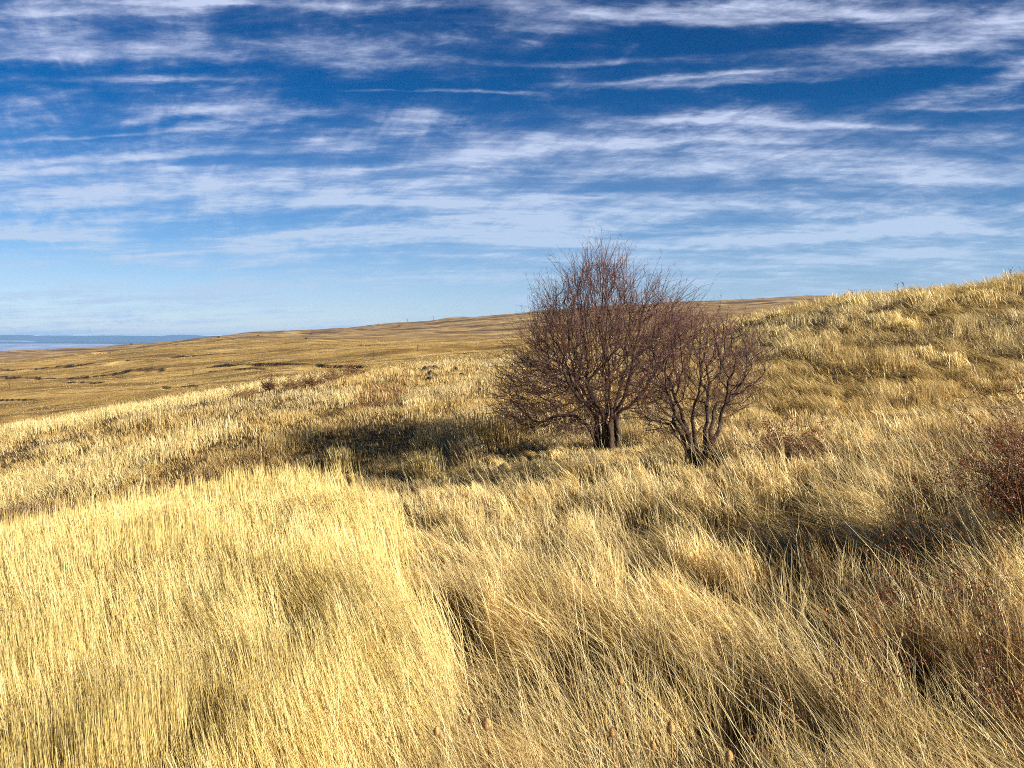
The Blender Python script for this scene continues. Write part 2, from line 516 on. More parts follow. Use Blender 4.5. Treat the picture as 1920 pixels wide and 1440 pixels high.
hill = q.mix(q.smooth(q.noise(q.xyz(q.m('MULTIPLY', X, .35), Y, 0.0), 0.02, 8, .68, .8), .49, .60), hill, (.11, .065, .03))
thatch = q.ramp(n3, [(0.3, (.045, .029, .014)), (0.5, (.11, .070, .030)), (0.7, (.24, .16, .068))])
c = q.mix(zg, straw, hill)
c = q.mix(zr, c, thatch)
dark_face = q.ramp(n2, [(0.3, (.022, .014, .009)), (0.7, (.06, .036, .02))])
nz_ = q.sep(geo.outputs['True Normal'])[2]
steep = q.m('SUBTRACT', 1.0, q.smooth(nz_, .84, .93))
steep = q.m('MULTIPLY', q.m('MULTIPLY', steep, .85), q.m('SUBTRACT', 1.0, zr))
c = q.mix(q.m('MAXIMUM', zb, steep), c, dark_face)  # bank faces and steep slopes mixed to dark brown
p = q.n('ShaderNodeBsdfPrincipled')
q.put(p.inputs['Base Color'], c)
p.inputs['Roughness'].default_value = 1.0
p.inputs['Specular IOR Level'].default_value = 0.05
hgt = q.m('ADD', q.m('MULTIPLY', n2, 1.0), q.m('ADD', q.m('MULTIPLY', n3, .18), q.m('MULTIPLY', n4, 1.6)))
bp = q.n('ShaderNodeBump'); bp.inputs['Strength'].default_value = .8; bp.inputs['Distance'].default_value = .7
q.put(bp.inputs['Height'], hgt)
q.put(p.inputs['Normal'], bp.outputs[0])
finish(q, p.outputs[0])
M_GROUND = m

m, q = new_mat('distant_ridge')
pos = q.n('ShaderNodeNewGeometry').outputs['Position']
f = q.noise(pos, .0012, 6, .6)
p = q.n('ShaderNodeBsdfPrincipled')
q.put(p.inputs['Base Color'], q.ramp(f, [(.35, (.012, .036, .085)), (.65, (.028, .065, .13))]))  # blue of the distance haze painted into the base colour
p.inputs['Roughness'].default_value = 1
finish(q, p.outputs[0]); M_RIDGE = m

m, q = new_mat('snow_peaks')
pos = q.n('ShaderNodeNewGeometry').outputs['Position']
p = q.n('ShaderNodeBsdfPrincipled')
q.put(p.inputs['Base Color'], q.ramp(q.noise(pos, .002, 5, .6), [(.4, (.6, .64, .7)), (.6, (.85, .87, .9))]))
p.inputs['Roughness'].default_value = .9
finish(q, p.outputs[0]); M_SNOW = m

m, q = new_mat('valley_fog')
pos = q.n('ShaderNodeNewGeometry').outputs['Position']
p = q.n('ShaderNodeBsdfPrincipled')
q.put(p.inputs['Base Color'], q.ramp(q.noise(pos, .0015, 4, .5), [(.35, (.16, .21, .38)), (.65, (.30, .35, .52))]))
p.inputs['Roughness'].default_value = 1
finish(q, p.outputs[0]); M_FOG = m

# ------------------------------------------------------------------ ground sheet
a_in = np.linspace(-.82, .82, 760)
a_out = np.array([.9, 1.0, 1.15, 1.4, 1.8, 2.5, 3.5, 5])
AA = np.concatenate([-a_out[::-1], a_in, a_out])
rows = np.concatenate([np.linspace(-60, 1.2, 24), np.exp(np.linspace(math.log(1.5), math.log(3600), 980)), np.array([4300, 5200, 6500, 8500, 11000, 14000])])
WW = np.where(rows > 4, rows, np.maximum(4, np.abs(rows)))
GX = AA[None, :] * WW[:, None]
GYY = np.repeat(rows[:, None], len(AA), 1)
zb_ = base_height(GX, GYY)
rz_, bank_dark_ = relief(GX, GYY)
GV = np.stack([GX, GYY, zb_ + rz_], -1).reshape(-1, 3)
nr, nc = GX.shape
idx = np.arange(nr * nc).reshape(nr, nc)
GQ = np.stack([idx[:-1, :-1], idx[:-1, 1:], idx[1:, 1:], idx[1:, :-1]], -1).reshape(-1, 4)
rad = np.hypot(GX, GYY)
gt = np.stack([1 - sstep(rad, 48, 90), sstep(rad + 160 * (fbm(GX / 120, GYY / 120, 71, 3) - .5), 560, 760), np.clip(bank_dark_, 0, 1)], -1).reshape(-1, 3)
go = quad_mesh('ground', GV, GQ, M_GROUND, gt, smooth=True)
tag(go, 'rolling dry prairie slope falling left into a valley with hills behind', 'ground', kind='structure')

# ------------------------------------------------------------------ far ridge, snow peaks and valley fog
def strip_hills(name, Y, depth, xs, zs, mat, label, cat, kind='structure', zbot=-260, seed=1, rough=0):
    """a long range of hills: crest line with front and back slopes and side noise"""
    n = len(xs); lv = 9
    V = []; 
    for r_ in range(-lv, lv + 1):
        t = r_ / lv
        prof = (1 - abs(t)) ** 0.8
        yy = Y + t * depth
        jit = (fbm(xs / (depth * .35), np.full(n, yy / (depth * .35)), seed, 4) - .5) * rough * (1 - prof * .8)
        V.append(np.stack([xs, np.full(n, yy), CZ + zbot + (zs - zbot) * prof + jit], -1))
    V = np.concatenate(V); idx = np.arange(len(V)).reshape(2 * lv + 1, n)
    Q = np.stack([idx[:-1, :-1], idx[:-1, 1:], idx[1:, 1:], idx[1:, :-1]], -1).reshape(-1, 4)
    o = quad_mesh(name, V, Q, mat, smooth=True)
    return tag(o, label, cat, kind=kind)

RY = 11000
xs = np.linspace(-13000, 5000, 300)
us = 960 + xs / RY * F
zr_v = np.interp(us, [-600, 0, 10, 60, 70, 130, 300, 325, 345, 380, 440, 700], [628, 629, 628, 628, 629.5, 629, 629.5, 628, 627.5, 629.5, 630, 632])
zs = (640 - zr_v) / F * RY + 9 * (fbm(xs / 300, xs * 0, 81, 4) - .5)
strip_hills('distant_hills', RY, 1900, xs, zs, M_RIDGE, 'long flat topped blue ridge beyond the fog filled valley', 'hills', zbot=-150, seed=5, rough=60)
RY2 = 7800
xs = np.linspace(-9000, -1500, 260)
us = 960 + xs / RY2 * F
zs = (640 - (641 + 4 * (fbm(us / 95, us * 0 + 1.3, 83, 4) - .5) * 2 + 3 * sstep(us, 260, 420))) / F * RY2
strip_hills('low_hills', RY2, 700, xs, zs, M_RIDGE, 'low dark blue hills standing out of the valley fog', 'hills', zbot=-150, seed=15, rough=30)
PY = 13600
xs = np.linspace(-22000, 9000, 400)
zs = 116 + 60 * (fbm(xs / 1500, xs * 0 + 2, 91, 5) - .55)
strip_hills('snowy_mountains', PY, 2500, xs, zs, M_SNOW, 'thin line of snowy mountains just showing over the blue ridge', 'mountains', zbot=-150, seed=9, rough=80)

# fog lying in the valley: a low closed bank with a rolling top
xs = np.linspace(-9000, 1500, 260); ys = np.linspace(2600, 9300, 90)
FX, FY = np.meshgrid(xs, ys)
edge = sstep(FX, -9000, -8200) * (1 - sstep(FX, 300, 1500)) * sstep(FY, 2600, 3300) * (1 - sstep(FY, 8300, 9300))
FZ = 42 * sstep(FY, 8050, 8500) * edge + CZ - 98 + edge * (20 + 56 * sstep(fbm(FX / 800, FY / 700, 101, 4), .36, .66))
V1 = np.stack([FX, FY, FZ], -1).reshape(-1, 3)
V2 = V1.copy(); V2[:, 2] = CZ - 120
nr, nc = FX.shape; idx = np.arange(nr * nc).reshape(nr, nc)
Q1 = np.stack([idx[:-1, :-1], idx[:-1, 1:], idx[1:, 1:], idx[1:, :-1]], -1).reshape(-1, 4)
ring = np.concatenate([idx[0, :], idx[1:, -1], idx[-1, -2::-1], idx[-2:0:-1, 0]])
nxt = np.roll(ring, -1)
Q3 = np.stack([ring + nr * nc, nxt + nr * nc, nxt, ring], -1)
fo = quad_mesh('valley_fog', np.concatenate([V1, V2]), np.concatenate([Q1, Q1[:, ::-1] + nr * nc, Q3]), M_FOG, smooth=True)
tag(fo, 'pale lavender bank of fog lying in the far valley', 'fog', kind='stuff')

# ------------------------------------------------------------------ grass
def in_poly(px, py, poly):
    inside = np.zeros(len(px), bool)
    n = len(poly)
    for i in range(n):
        x1, y1 = poly[i]; x2, y2 = poly[(i + 1) % n]
        c = ((y1 > py) != (y2 > py)) & (px < (x2 - x1) * (py - y1) / (y2 - y1 + 1e-12) + x1)
        inside ^= c
    return inside

def ground_poly(pts, h):
    return [pick(u, v, h) for u, v in pts]

STAND = ground_poly([(-420, 1110), (-150, 1030), (0, 990), (130, 955), (250, 932), (400, 898), (520, 884), (640, 888), (700, 915), (740, 970),
                     (770, 1060), (800, 1140), (815, 1220), (820, 1320), (760, 1400), (670, 1480), (600, 1700), (-420, 1800)], .62)
PALE = ground_poly([(-60, 900), (0, 885), (160, 845), (300, 815), (420, 790), (430, 825), (260, 872), (120, 925), (0, 955), (-60, 970)], .2)
BROWN = ground_poly([(-60, 1010), (0, 955), (180, 915), (400, 862), (500, 850), (520, 870), (480, 880), (250, 925)], .2)
RUST = ground_poly([(640, 770), (690, 722), (760, 708), (770, 735), (740, 757), (690, 772)], .1)
PALE2 = ground_poly([(622, 742), (690, 733), (702, 750), (640, 760)], .1)

# ground kept thin by shade and old growth: round the two trunks and beside the teasels
CLEAR = [((1140 - 960) / F * 17.5, 17.2, 1.0), ((1312 - 960) / F * 13.3, 13.1, .85)]
for u_, v_ in ((909, 1358), (823, 1373), (1250, 1366), (1164, 1277), (1358, 1418), (1148, 1376)):
    cx_, cy_ = pick(u_, v_, .70)
    CLEAR.append((cx_, cy_ - .12, .26))
_lx, _ly = pick(1480, 880, 0)
CLEAR.append((_lx, _ly - .3, .95))
def clearing(x, y):
    f = np.ones_like(x)
    for cx_, cy_, r_ in CLEAR:
        f = np.minimum(f, .35 + .65 * sstep(np.hypot(x - cx_, y - cy_), r_ * .5, r_ * 1.15))
    return f

FURROW = ground_poly([(846, 1130), (884, 1140), (908, 1240), (930, 1350), (888, 1372), (866, 1260)], .05)
HOLLOWS = []
for u_, v_, r_ in ((1085, 1262, .20), (975, 1300, .16), (1500, 935, .30), (1545, 1225, .22), (1290, 1195, .16), (1475, 1110, .20), (1160, 1005, .26), (770, 940, .30), (1100, 905, .35),
                   (880, 1068, .18), (1000, 1120, .16), (1330, 1030, .22), (1240, 1300, .14), (1400, 1390, .14), (1190, 1120, .16), (1420, 900, .3),
                   (900, 1400, .16), (760, 1395, .14), (1050, 1010, .22), (1280, 930, .28), (1720, 960, .25), (1135, 1210, .14), (1380, 1150, .18)):
    HOLLOWS.append((*pick(u_, v_, .05), r_))
def hollow(x, y):
    f = np.ones_like(x)
    jx_ = x + .16 * (fbm(x / .2, y / .2, 301, 2) - .5); jy_ = y + .3 * (fbm(x / .2, y / .2, 303, 2) - .5)
    for cx_, cy_, r_ in HOLLOWS:                       # drawn out down wind
        dx_ = (jx_ - cx_) * .86 + (jy_ - cy_) * -.5; dy_ = (jx_ - cx_) * .5 + (jy_ - cy_) * .86
        f = np.minimum(f, .04 + .96 * sstep(np.hypot(dx_ / .8, dy_ / 1.7), r_ * .95, r_ * 1.6))
    return np.where(in_poly(jx_, jy_, FURROW), .05, f)

def make_blades(name, P, L, lean, az, w, tint, prof=(1, .9, .7, .15), power=1.7, wig=0.0, parent=None, mat=None, face=.7):
    """ribbon blades: P base (n,3), L length, lean 0..1, az direction of the lean, w half width"""
    n = len(P)
    ts = np.array([0, .38, .72, 1.0])
    c = np.cos(az); s = np.sin(az)
    ph = az + np.pi / 2 + rng.normal(0, face, n)
    wx_, wy_ = np.cos(ph), np.sin(ph)
    V = np.empty((n, 8, 3), np.float32)
    vert = np.sqrt(np.maximum(1 - lean ** 2, .04))
    for i, t in enumerate(ts):
        hx = L * lean * t ** power
        vz = L * vert * (t - .18 * lean * t * t)
        ox = c * hx + (rng.normal(0, 1, n) * wig * L if i else 0)
        oy = s * hx + (rng.normal(0, 1, n) * wig * L if i else 0)
        oz = vz - (0.03 if i == 0 else 0)
        ww = w * prof[i]
        V[:, 2 * i, 0] = P[:, 0] + ox - wx_ * ww; V[:, 2 * i, 1] = P[:, 1] + oy - wy_ * ww; V[:, 2 * i, 2] = P[:, 2] + oz
        V[:, 2 * i + 1, 0] = P[:, 0] + ox + wx_ * ww; V[:, 2 * i + 1, 1] = P[:, 1] + oy + wy_ * ww; V[:, 2 * i + 1, 2] = P[:, 2] + oz
    b = (np.arange(n) * 8)[:, None]
    Q = np.stack([b + np.array([2 * i, 2 * i + 1, 2 * i + 3, 2 * i + 2]) for i in range(3)], 1).reshape(-1, 4)
    T = np.repeat(tint, 8, 0)
    return quad_mesh(name, V.reshape(-1, 3), Q, mat or M_GRASS, T, parent=parent)

def sample(n, y0, y1, amax=.86):
    a = rng.uniform(-amax, amax, n)
    y = np.exp(rng.uniform(math.log(y0), math.log(y1), n))
    return a * y, y

def palette(n, cols, var=.12):
    cols = np.array(cols)
    w = rng.dirichlet(np.ones(len(cols)) * .35, n)
    c = w @ cols
    return c * (1 + rng.normal(0, var, (n, 1)))

GOLD = [(.74, .57, .21), (.64, .47, .14), (.80, .67, .35), (.50, .35, .11)]
CREAM = [(.78, .62, .28), (.84, .72, .42), (.66, .48, .17), (.50, .35, .13)]
TAN = [(.62, .45, .19), (.74, .58, .29), (.44, .29, .11), (.28, .17, .07), (.50, .44, .33), (.38, .27, .10)]
OCHRE = [(.60, .40, .125), (.72, .52, .20), (.44, .265, .080), (.30, .185, .062)]
BROWNC = [(.24, .13, .055), (.34, .20, .08), (.15, .08, .04), (.40, .27, .12)]
RUSTC = [(.36, .17, .05), (.44, .26, .09), (.24, .11, .04)]

def width(y, mn, px_):
    """half width: a real blade near by, a whole tuft standing for several blades further away"""
    return np.maximum(mn, px_ * y / 1024 * .5)

# --- the tall golden stand
n = 270000
x, y = sample(n, 2.5, 22, 1.0)
jx = 1.2 * (fbm(x / .55, y / .9, 111, 4) - .5) + rng.normal(0, .10, n)
ok = in_poly(x + jx, y + 1.2 * (fbm(x / .8, y / .8, 113, 3) - .5) + rng.normal(0, .2, n), STAND)
den = fbm(x / .35, y / .9, 121, 3)
ok &= rng.random(n) < sstep(den, .20, .52) * .85 + .15
x, y = x[ok], y[ok]; n = len(x)
cl = fbm(x / .30, y / .8, 123, 3)
L = clearing(x, y) * (.74 + .22 * cl + rng.normal(0, .08, n)) * np.where(rng.random(n) < .2, .55, 1)
lean = np.clip(.24 + .30 * (fbm(x / 2, y / 2, 125, 2) - .5) * 2 + rng.normal(0, .07, n) + .035 * (x + 3), .02, .7)
az = R(165) + rng.normal(0, .45, n)
P = np.stack([x, y, ground(x, y)], -1)
ti = palette(n, GOLD) * (0.62 + .70 * fbm(x / .22, y / 1.6, 127, 3))[:, None]
o = make_blades('tall_grass', P, L, lean, az, width(y, .0015, .66) * rng.uniform(.7, 1.3, n), ti, (.9, .9, 1.05, .3), 1.6, .009, face=.30)
tag(o, 'dense stand of tall upright golden grass filling the lower left foreground', 'grass', kind='stuff')

# --- wind-laid grass of the foreground and the slopes
def zone_fields(x, y):
    a = x / y
    right = sstep(a, .05, .35) * sstep(y, 13, 20)                 # the rising hillside
    farness = sstep(y, 8.5, 18)
    return a, right, farness

n = 900000
x, y = sample(n, 2.5, 62)
a, right, farn = zone_fields(x, y)
instand = in_poly(x + .5 * (fbm(x / .7, y / .7, 145, 3) - .5), y, STAND)
# streaks of laid grass run down wind
sx_ = x * .86 + y * .5; sy_ = -x * .5 + y * .86
den = .55 * fbm(sx_ / .34, sy_ / .90, 131, 4) + .45 * fbm(x / .26, y / .26, 139, 3)
tus = fbm(x / 1.05, y / 1.05, 133, 3)
tus2 = fbm(x / .38, y / .38, 134, 2)
tus = tus * (1 - .8 * right) + .8 * right * fbm(x / .36, y / .62, 136, 2)
kn = .015 + .985 * sstep(den, .455, .53)
kf = .30 + .70 * sstep(.25 * den + .45 * tus + .30 * tus2, .40, .56)
fz = sstep(y, 11, 18)
keep = .40 * kn * (1 - fz) + kf * fz
keep = np.where(instand, .08, keep)
ok = rng.random(n) < keep * hollow(x, y)
x, y, a, right, farn, den, tus, tus2 = (v[ok] for v in (x, y, a, right, farn, den, tus, tus2)); n = len(x)
jq = x + 3.0 * (fbm(x / 1.6, y / 1.6, 181, 4) - .5) + rng.normal(0, .25, n); jr = y + 5.0 * (fbm(x / 1.9, y / 1.9, 183, 4) - .5) + rng.normal(0, .4, n)
pale = in_poly(jq, jr, PALE); brown = in_poly(x, jr, BROWN); rust = in_poly(x, y, RUST); pale2 = in_poly(x, y, PALE2)
Yedge = np.interp(a, [-.8, -.66, -.35, -.25], [36, 38, 40, 42])
fr = (a < -.22) & (np.abs(y - Yedge + 2) < 3.0 + 4 * (fbm(x / 6, y / 6, 141, 2) - .5))
short = rng.random(n) < .50 + .22 * (y < 12)
L = np.where(short, rng.uniform(.10, .30, n), rng.uniform(.30, .60, n)) * (.70 + .6 * tus2)
L = L * (1 - farn) + farn * (.10 + .20 * sstep(tus, .44, .70) + rng.uniform(0, .08, n))
L = L + right * (.13 + .13 * sstep(tus, .44, .70) * (.6 + .8 * tus2))
L = np.where(fr, rng.uniform(.25, .62, n), L); L = np.where(pale | pale2, rng.uniform(.25, .5, n), L)
stray = rng.random(n) < .10
az_stray = rng.uniform(0, 6.28, n)
L = L * clearing(x, y)
L = np.where((rng.random(n) < .02) & (farn < .5), L * 1.5, L)
wl = fbm(x / 1.3, y / 1.3, 135, 2)
lean = np.clip((.68 + 1.5 * (wl - .5) * 2 + rng.normal(0, .17, n)) * (1 - .42 * farn) + .30 * right, .03, .93)
lean = np.where(L < .3, np.clip(lean + rng.normal(.1, .3, n), .05, .95), lean)
az = R(158) + rng.normal(0, .40, n) + 4.2 * (fbm(x / 1.1, y / 1.1, 137, 3) - .5) * (1 - .6 * farn)
az = np.where(short, az + rng.normal(0, 1.3, n), az)
az = np.where(stray, az_stray, az)
ti = palette(n, TAN, .14)
oc = palette(n, OCHRE, .12); cr = palette(n, CREAM, .10); br = palette(n, BROWNC, .12)
gmix = (farn * sstep(fbm(x / 5, y / 5, 143, 3), .28, .55))[:, None]
ti = ti * (1 - gmix) + oc * gmix
tall = (sstep(tus, .50, .66) * np.maximum(.55 * right, .25 * farn))[:, None]
ti = ti * (1 - tall) + cr * tall
lite = (sstep(den, .50, .62) * (1 - farn) * .9)[:, None]
ti = ti * (1 - lite) + cr * lite
# brown dead growth in patches over the right foreground
bmix = (sstep(fbm(x / 1.6, y / 1.6, 147, 3), .52, .66) * sstep(a, .12, .5) * (1 - right) * .7)[:, None]
ti = ti * (1 - bmix) + br * bmix
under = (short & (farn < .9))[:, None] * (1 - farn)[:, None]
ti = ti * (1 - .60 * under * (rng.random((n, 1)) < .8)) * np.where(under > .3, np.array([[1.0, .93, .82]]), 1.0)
ti = np.where((fr | pale | pale2)[:, None], palette(n, CREAM, .08), ti)
ti = np.where((brown & (rng.random(n) < .92))[:, None], br * .9, ti)
ti = np.where((rust & (rng.random(n) < .65))[:, None], palette(n, RUSTC), ti)
P = np.stack([x, y, ground(x, y)], -1)
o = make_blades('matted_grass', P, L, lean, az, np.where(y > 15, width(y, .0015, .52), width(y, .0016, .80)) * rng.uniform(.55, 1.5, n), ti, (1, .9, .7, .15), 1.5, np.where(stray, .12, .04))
tag(o, 'wind laid tan grass matting the foreground and both slopes', 'grass', kind='stuff')

# --- bundles of longer grass: each tuft is combed its own way by the wind, with dark hollows between
nt = 11500
ay = rng.uniform(2.4, 19, nt); ax = rng.uniform(-.86, .86, nt) * ay
sx_ = ax * .86 + ay * .5; sy_ = -ax * .5 + ay * .86
gapn = .6 * fbm(sx_ / .40, sy_ / 1.3, 231, 3) + .4 * fbm(ax / .5, ay / .5, 239, 3)
ok = ~in_poly(ax + .4 * (fbm(ax / .7, ay / .7, 145, 3) - .5), ay, STAND) & (rng.random(nt) < (.03 + .97 * sstep(gapn, .455, .525)) * hollow(ax, ay))
ax, ay, gapn = ax[ok], ay[ok], gapn[ok]; nt = len(ax)
nb_ = rng.integers(16, 44, nt)
ti_ = np.repeat(np.arange(nt), nb_); n = len(ti_)
fade = sstep(ay, 8.5, 18)
tL = rng.uniform(.30, .62, nt) * (1 - .45 * fade) * (.75 + .5 * fbm(ax / 1.2, ay / 1.2, 241, 2))
tl = np.clip(.58 + 1.3 * (fbm(ax / 1.4, ay / 1.4, 243, 2) - .5) + rng.normal(0, .13, nt), .1, .92)
ta = R(160) + 3.2 * (fbm(ax / 1.2, ay / 1.2, 245, 3) - .5) + rng.normal(0, .28, nt)
tt = palette(nt, CREAM + TAN[:2] + [(.56, .42, .22)], .10) * (.72 + .62 * sstep(gapn, .44, .60))[:, None]
rs = sstep(fbm(ax / 1.3, ay / 1.3, 247, 3), .47, .58) * sstep(ax / ay, .10, .42) * (ay < 13) * (rng.random(nt) < .75)
tt = tt * (1 - .8 * rs[:, None]) + .8 * rs[:, None] * palette(nt, BROWNC[:2] + RUSTC[:2] + [(.45, .24, .09)], .12)
spread_ = rng.uniform(.025, .075, nt)[ti_]
x = ax[ti_] + rng.normal(0, 1, n) * spread_; y = ay[ti_] + rng.normal(0, 1, n) * spread_ * 1.2
P = np.stack([x, y, ground(x, y)], -1)
L = tL[ti_] * rng.uniform(.55, 1.12, n) * clearing(x, y)
stray = rng.random(n) < .07
o = make_blades('combed_grass', P, L, np.clip(tl[ti_] + rng.normal(0, .10, n), .03, .94), np.where(stray, rng.uniform(0, 6.28, n), ta[ti_] + rng.normal(0, .20, n)),
                width(y, .0018, .92) * rng.uniform(.55, 1.45, n), tt[ti_] * (1 + rng.normal(0, .14, (n, 1))), (1, .9, .7, .15), 1.6, np.where(stray, .12, .03))
tag(o, 'pale wind combed bundles of straw grass over the middle and right foreground', 'grass', kind='stuff')

# --- long loose stalks over the right foreground
n = 16000
x, y = sample(n, 2.8, 14)
ok = ~in_poly(x, y, STAND) & (rng.random(n) < sstep(fbm(x / .9, y / .9, 151, 3), .40, .62))
x, y = x[ok], y[ok]; n = len(x)
P = np.stack([x, y, ground(x, y)], -1)
o = make_blades('loose_stalks', P, rng.uniform(.6, 1.1, n), np.clip(rng.normal(.55, .18, n), .1, .92), R(150) + rng.normal(0, .5, n),
                width(y, .0016, .55), palette(n, [(.66, .50, .22), (.76, .62, .34), (.55, .38, .16)]), (1, .9, .7, .2), 1.9, .02)
tag(o, 'long thin straw stalks bending over the matted grass on the right', 'grass', kind='stuff')

# --- short grass of the plain beyond the brow
n = 170000
x, y = sample(n, 58, 420)
keep = .25 + .75 * sstep(fbm(x / 14, y / 9, 161, 4), .38, .58)
ok = rng.random(n) < keep
x, y = x[ok], y[ok]; n = len(x)
P = np.stack([x, y, ground(x, y)], -1)
gm = sstep(fbm(x / 24, y / 24, 163, 3), .35, .6)[:, None]
ti = palette(n, OCHRE, .1) * (1 - gm) + palette(n, [(.58, .40, .14), (.66, .49, .20), (.46, .30, .10)], .1) * gm
ti = ti * .62
o = make_blades('plain_grass', P, rng.uniform(.08, .22, n), np.clip(rng.normal(.5, .2, n), 0, .9), R(160) + rng.normal(0, .8, n),
                width(y, .01, .46), ti, (1, .9, .7, .3), 1.5)
tag(o, 'short ochre grass covering the plain beyond the brow', 'grass', kind='stuff')

# --- dark dotted seed heads of dead weeds on the left slope
def weed_mass(name, count, test, h0, h1, label, headr=.014):
    x, y = sample(count, 9, 50)
    ok = test(x, y); x, y = x[ok], y[ok]; n = len(x)
    P = np.stack([x, y, ground(x, y)], -1)
    L = rng.uniform(h0, h1, n); lean = np.clip(rng.normal(.15, .1, n), 0, .5); az = rng.uniform(0, 6.28, n)
    # stems
    ts = (0, .5, 1.0); V = []; Q = []; T = []
    w = width(y, .002, .28)
    sv = np.empty((n, 6, 3), np.float32)
    for i, t in enumerate(ts):
        ox = np.cos(az) * L * lean * t ** 1.5; oy = np.sin(az) * L * lean * t ** 1.5; oz = L * t
        sv[:, 2 * i] = P + np.stack([ox - w, oy, oz], -1); sv[:, 2 * i + 1] = P + np.stack([ox + w, oy, oz], -1)
    top = (sv[:, 4] + sv[:, 5]) / 2
    b = (np.arange(n) * 6)[:, None]
    Q1 = np.stack([b + np.array([2 * i, 2 * i + 1, 2 * i + 3, 2 * i + 2]) for i in range(2)], 1).reshape(-1, 4)
    # heads: little eight-faced knobs, three on a stem
    hv = []; hq = []; off = n * 6
    for kx in range(3):
        ctr = top + rng.normal(0, .05, (n, 3)) * np.array([1, 1, .8]) if kx else top
        r_ = np.maximum(headr, .55 * y / 1024)[:, None] * rng.uniform(.7, 1.2, (n, 1))
        dirs = np.array([(1, 0, 0), (0, 1, 0), (-1, 0, 0), (0, -1, 0), (0, 0, 1.3), (0, 0, -1.1)])
        hv.append((ctr[:, None, :] + dirs[None] * r_[:, None]).reshape(-1, 3))
        bb = (np.arange(n) * 6)[:, None, None] + off
        qd = np.array([(4, 0, 1, 4), (4, 1, 2, 4), (4, 2, 3, 4), (4, 3, 0, 4), (5, 1, 0, 5), (5, 2, 1, 5), (5, 3, 2, 5), (5, 0, 3, 5)])
        hq.append((bb + qd[None]).reshape(-1, 4)); off += n * 6
    Vt = np.concatenate([sv.reshape(-1, 3)] + hv)
    tri = np.concatenate(hq)[:, :3]
    me = bpy.data.meshes.new(name)
    nq, nt = len(Q1), len(tri)
    me.vertices.add(len(Vt)); me.vertices.foreach_set('co', Vt.astype(np.float32).ravel())
    me.loops.add(nq * 4 + nt * 3)
    me.loops.foreach_set('vertex_index', np.concatenate([Q1.ravel(), tri.ravel()]).astype(np.int32))
    me.polygons.add(nq + nt)
    me.polygons.foreach_set('loop_start', np.concatenate([np.arange(nq) * 4, nq * 4 + np.arange(nt) * 3]).astype(np.int32))
    me.polygons.foreach_set('loop_total', np.concatenate([np.full(nq, 4), np.full(nt, 3)]).astype(np.int32))
    me.update(calc_edges=True)
    me.materials.append(M_DARKHEAD)
    o = bpy.data.objects.new(name, me); COL.objects.link(o)
    return tag(o, label, 'weeds', kind='stuff')

DOTS = ground_poly([(-60, 980), (0, 890), (200, 835), (400, 780), (480, 800), (470, 860), (240, 920), (0, 1000)], .3)
weed_mass('dry_weeds', 9000, lambda x, y: (in_poly(x, y, DOTS) & (rng.random(len(x)) < .55 * sstep(fbm(x / 2.5, y / 2.5, 171, 3), .42, .6))), .45, .75,
          'dead weeds with dark dot seed heads over the pale grass at left')
weed_mass('rust_weeds', 14000, lambda x, y: in_poly(x, y, RUST) & (rng.random(len(x)) < .6) | ((x / y > -.45) & (x / y < -.05) & (y > 20) & (rng.random(len(x)) < .035)), .35, .55,
          'rust brown seed heads scattered across the middle of the left slope', .012)

# ------------------------------------------------------------------ woody plants
def tubes(chains, sides=5):
    """chains of (points, radii) -> verts, faces"""
    V = []; Fc = []
    for pts, rad_ in chains:
        n = len(pts)
        if n < 2: continue
        pts = [Vector(p) for p in pts]
        prev = None; base = len(V)
        k_ = sides if max(rad_) > .02 else (4 if max(rad_) > .007 else 3)
        for i in range(n):
            t = (pts[min(i + 1, n - 1)] - pts[max(i - 1, 0)])
            if t.length < 1e-6: t = Vector((0, 0, 1))
            t.normalize()
            if prev is None:
                ref = Vector((1, 0, 0)) if abs(t.x) < .8 else Vector((0, 1, 0))
                u_ = t.cross(ref).normalized()
            else:
                u_ = prev - t * prev.dot(t)
                u_ = u_.normalized() if u_.length > 1e-6 else t.orthogonal().normalized()
            prev = u_
            w_ = t.cross(u_)
            for j in range(k_):
                an = 2 * math.pi * j / k_
                V.append(pts[i] + (u_ * math.cos(an) + w_ * math.sin(an)) * rad_[i])
        for i in range(n - 1):
            for j in range(k_):
                a0 = base + i * k_ + j; a1 = base + i * k_ + (j + 1) % k_
                Fc.append((a0, a1, a1 + k_, a0 + k_))
        Fc.append(tuple(base + (n - 1) * k_ + j for j in range(k_)))
    return V, Fc

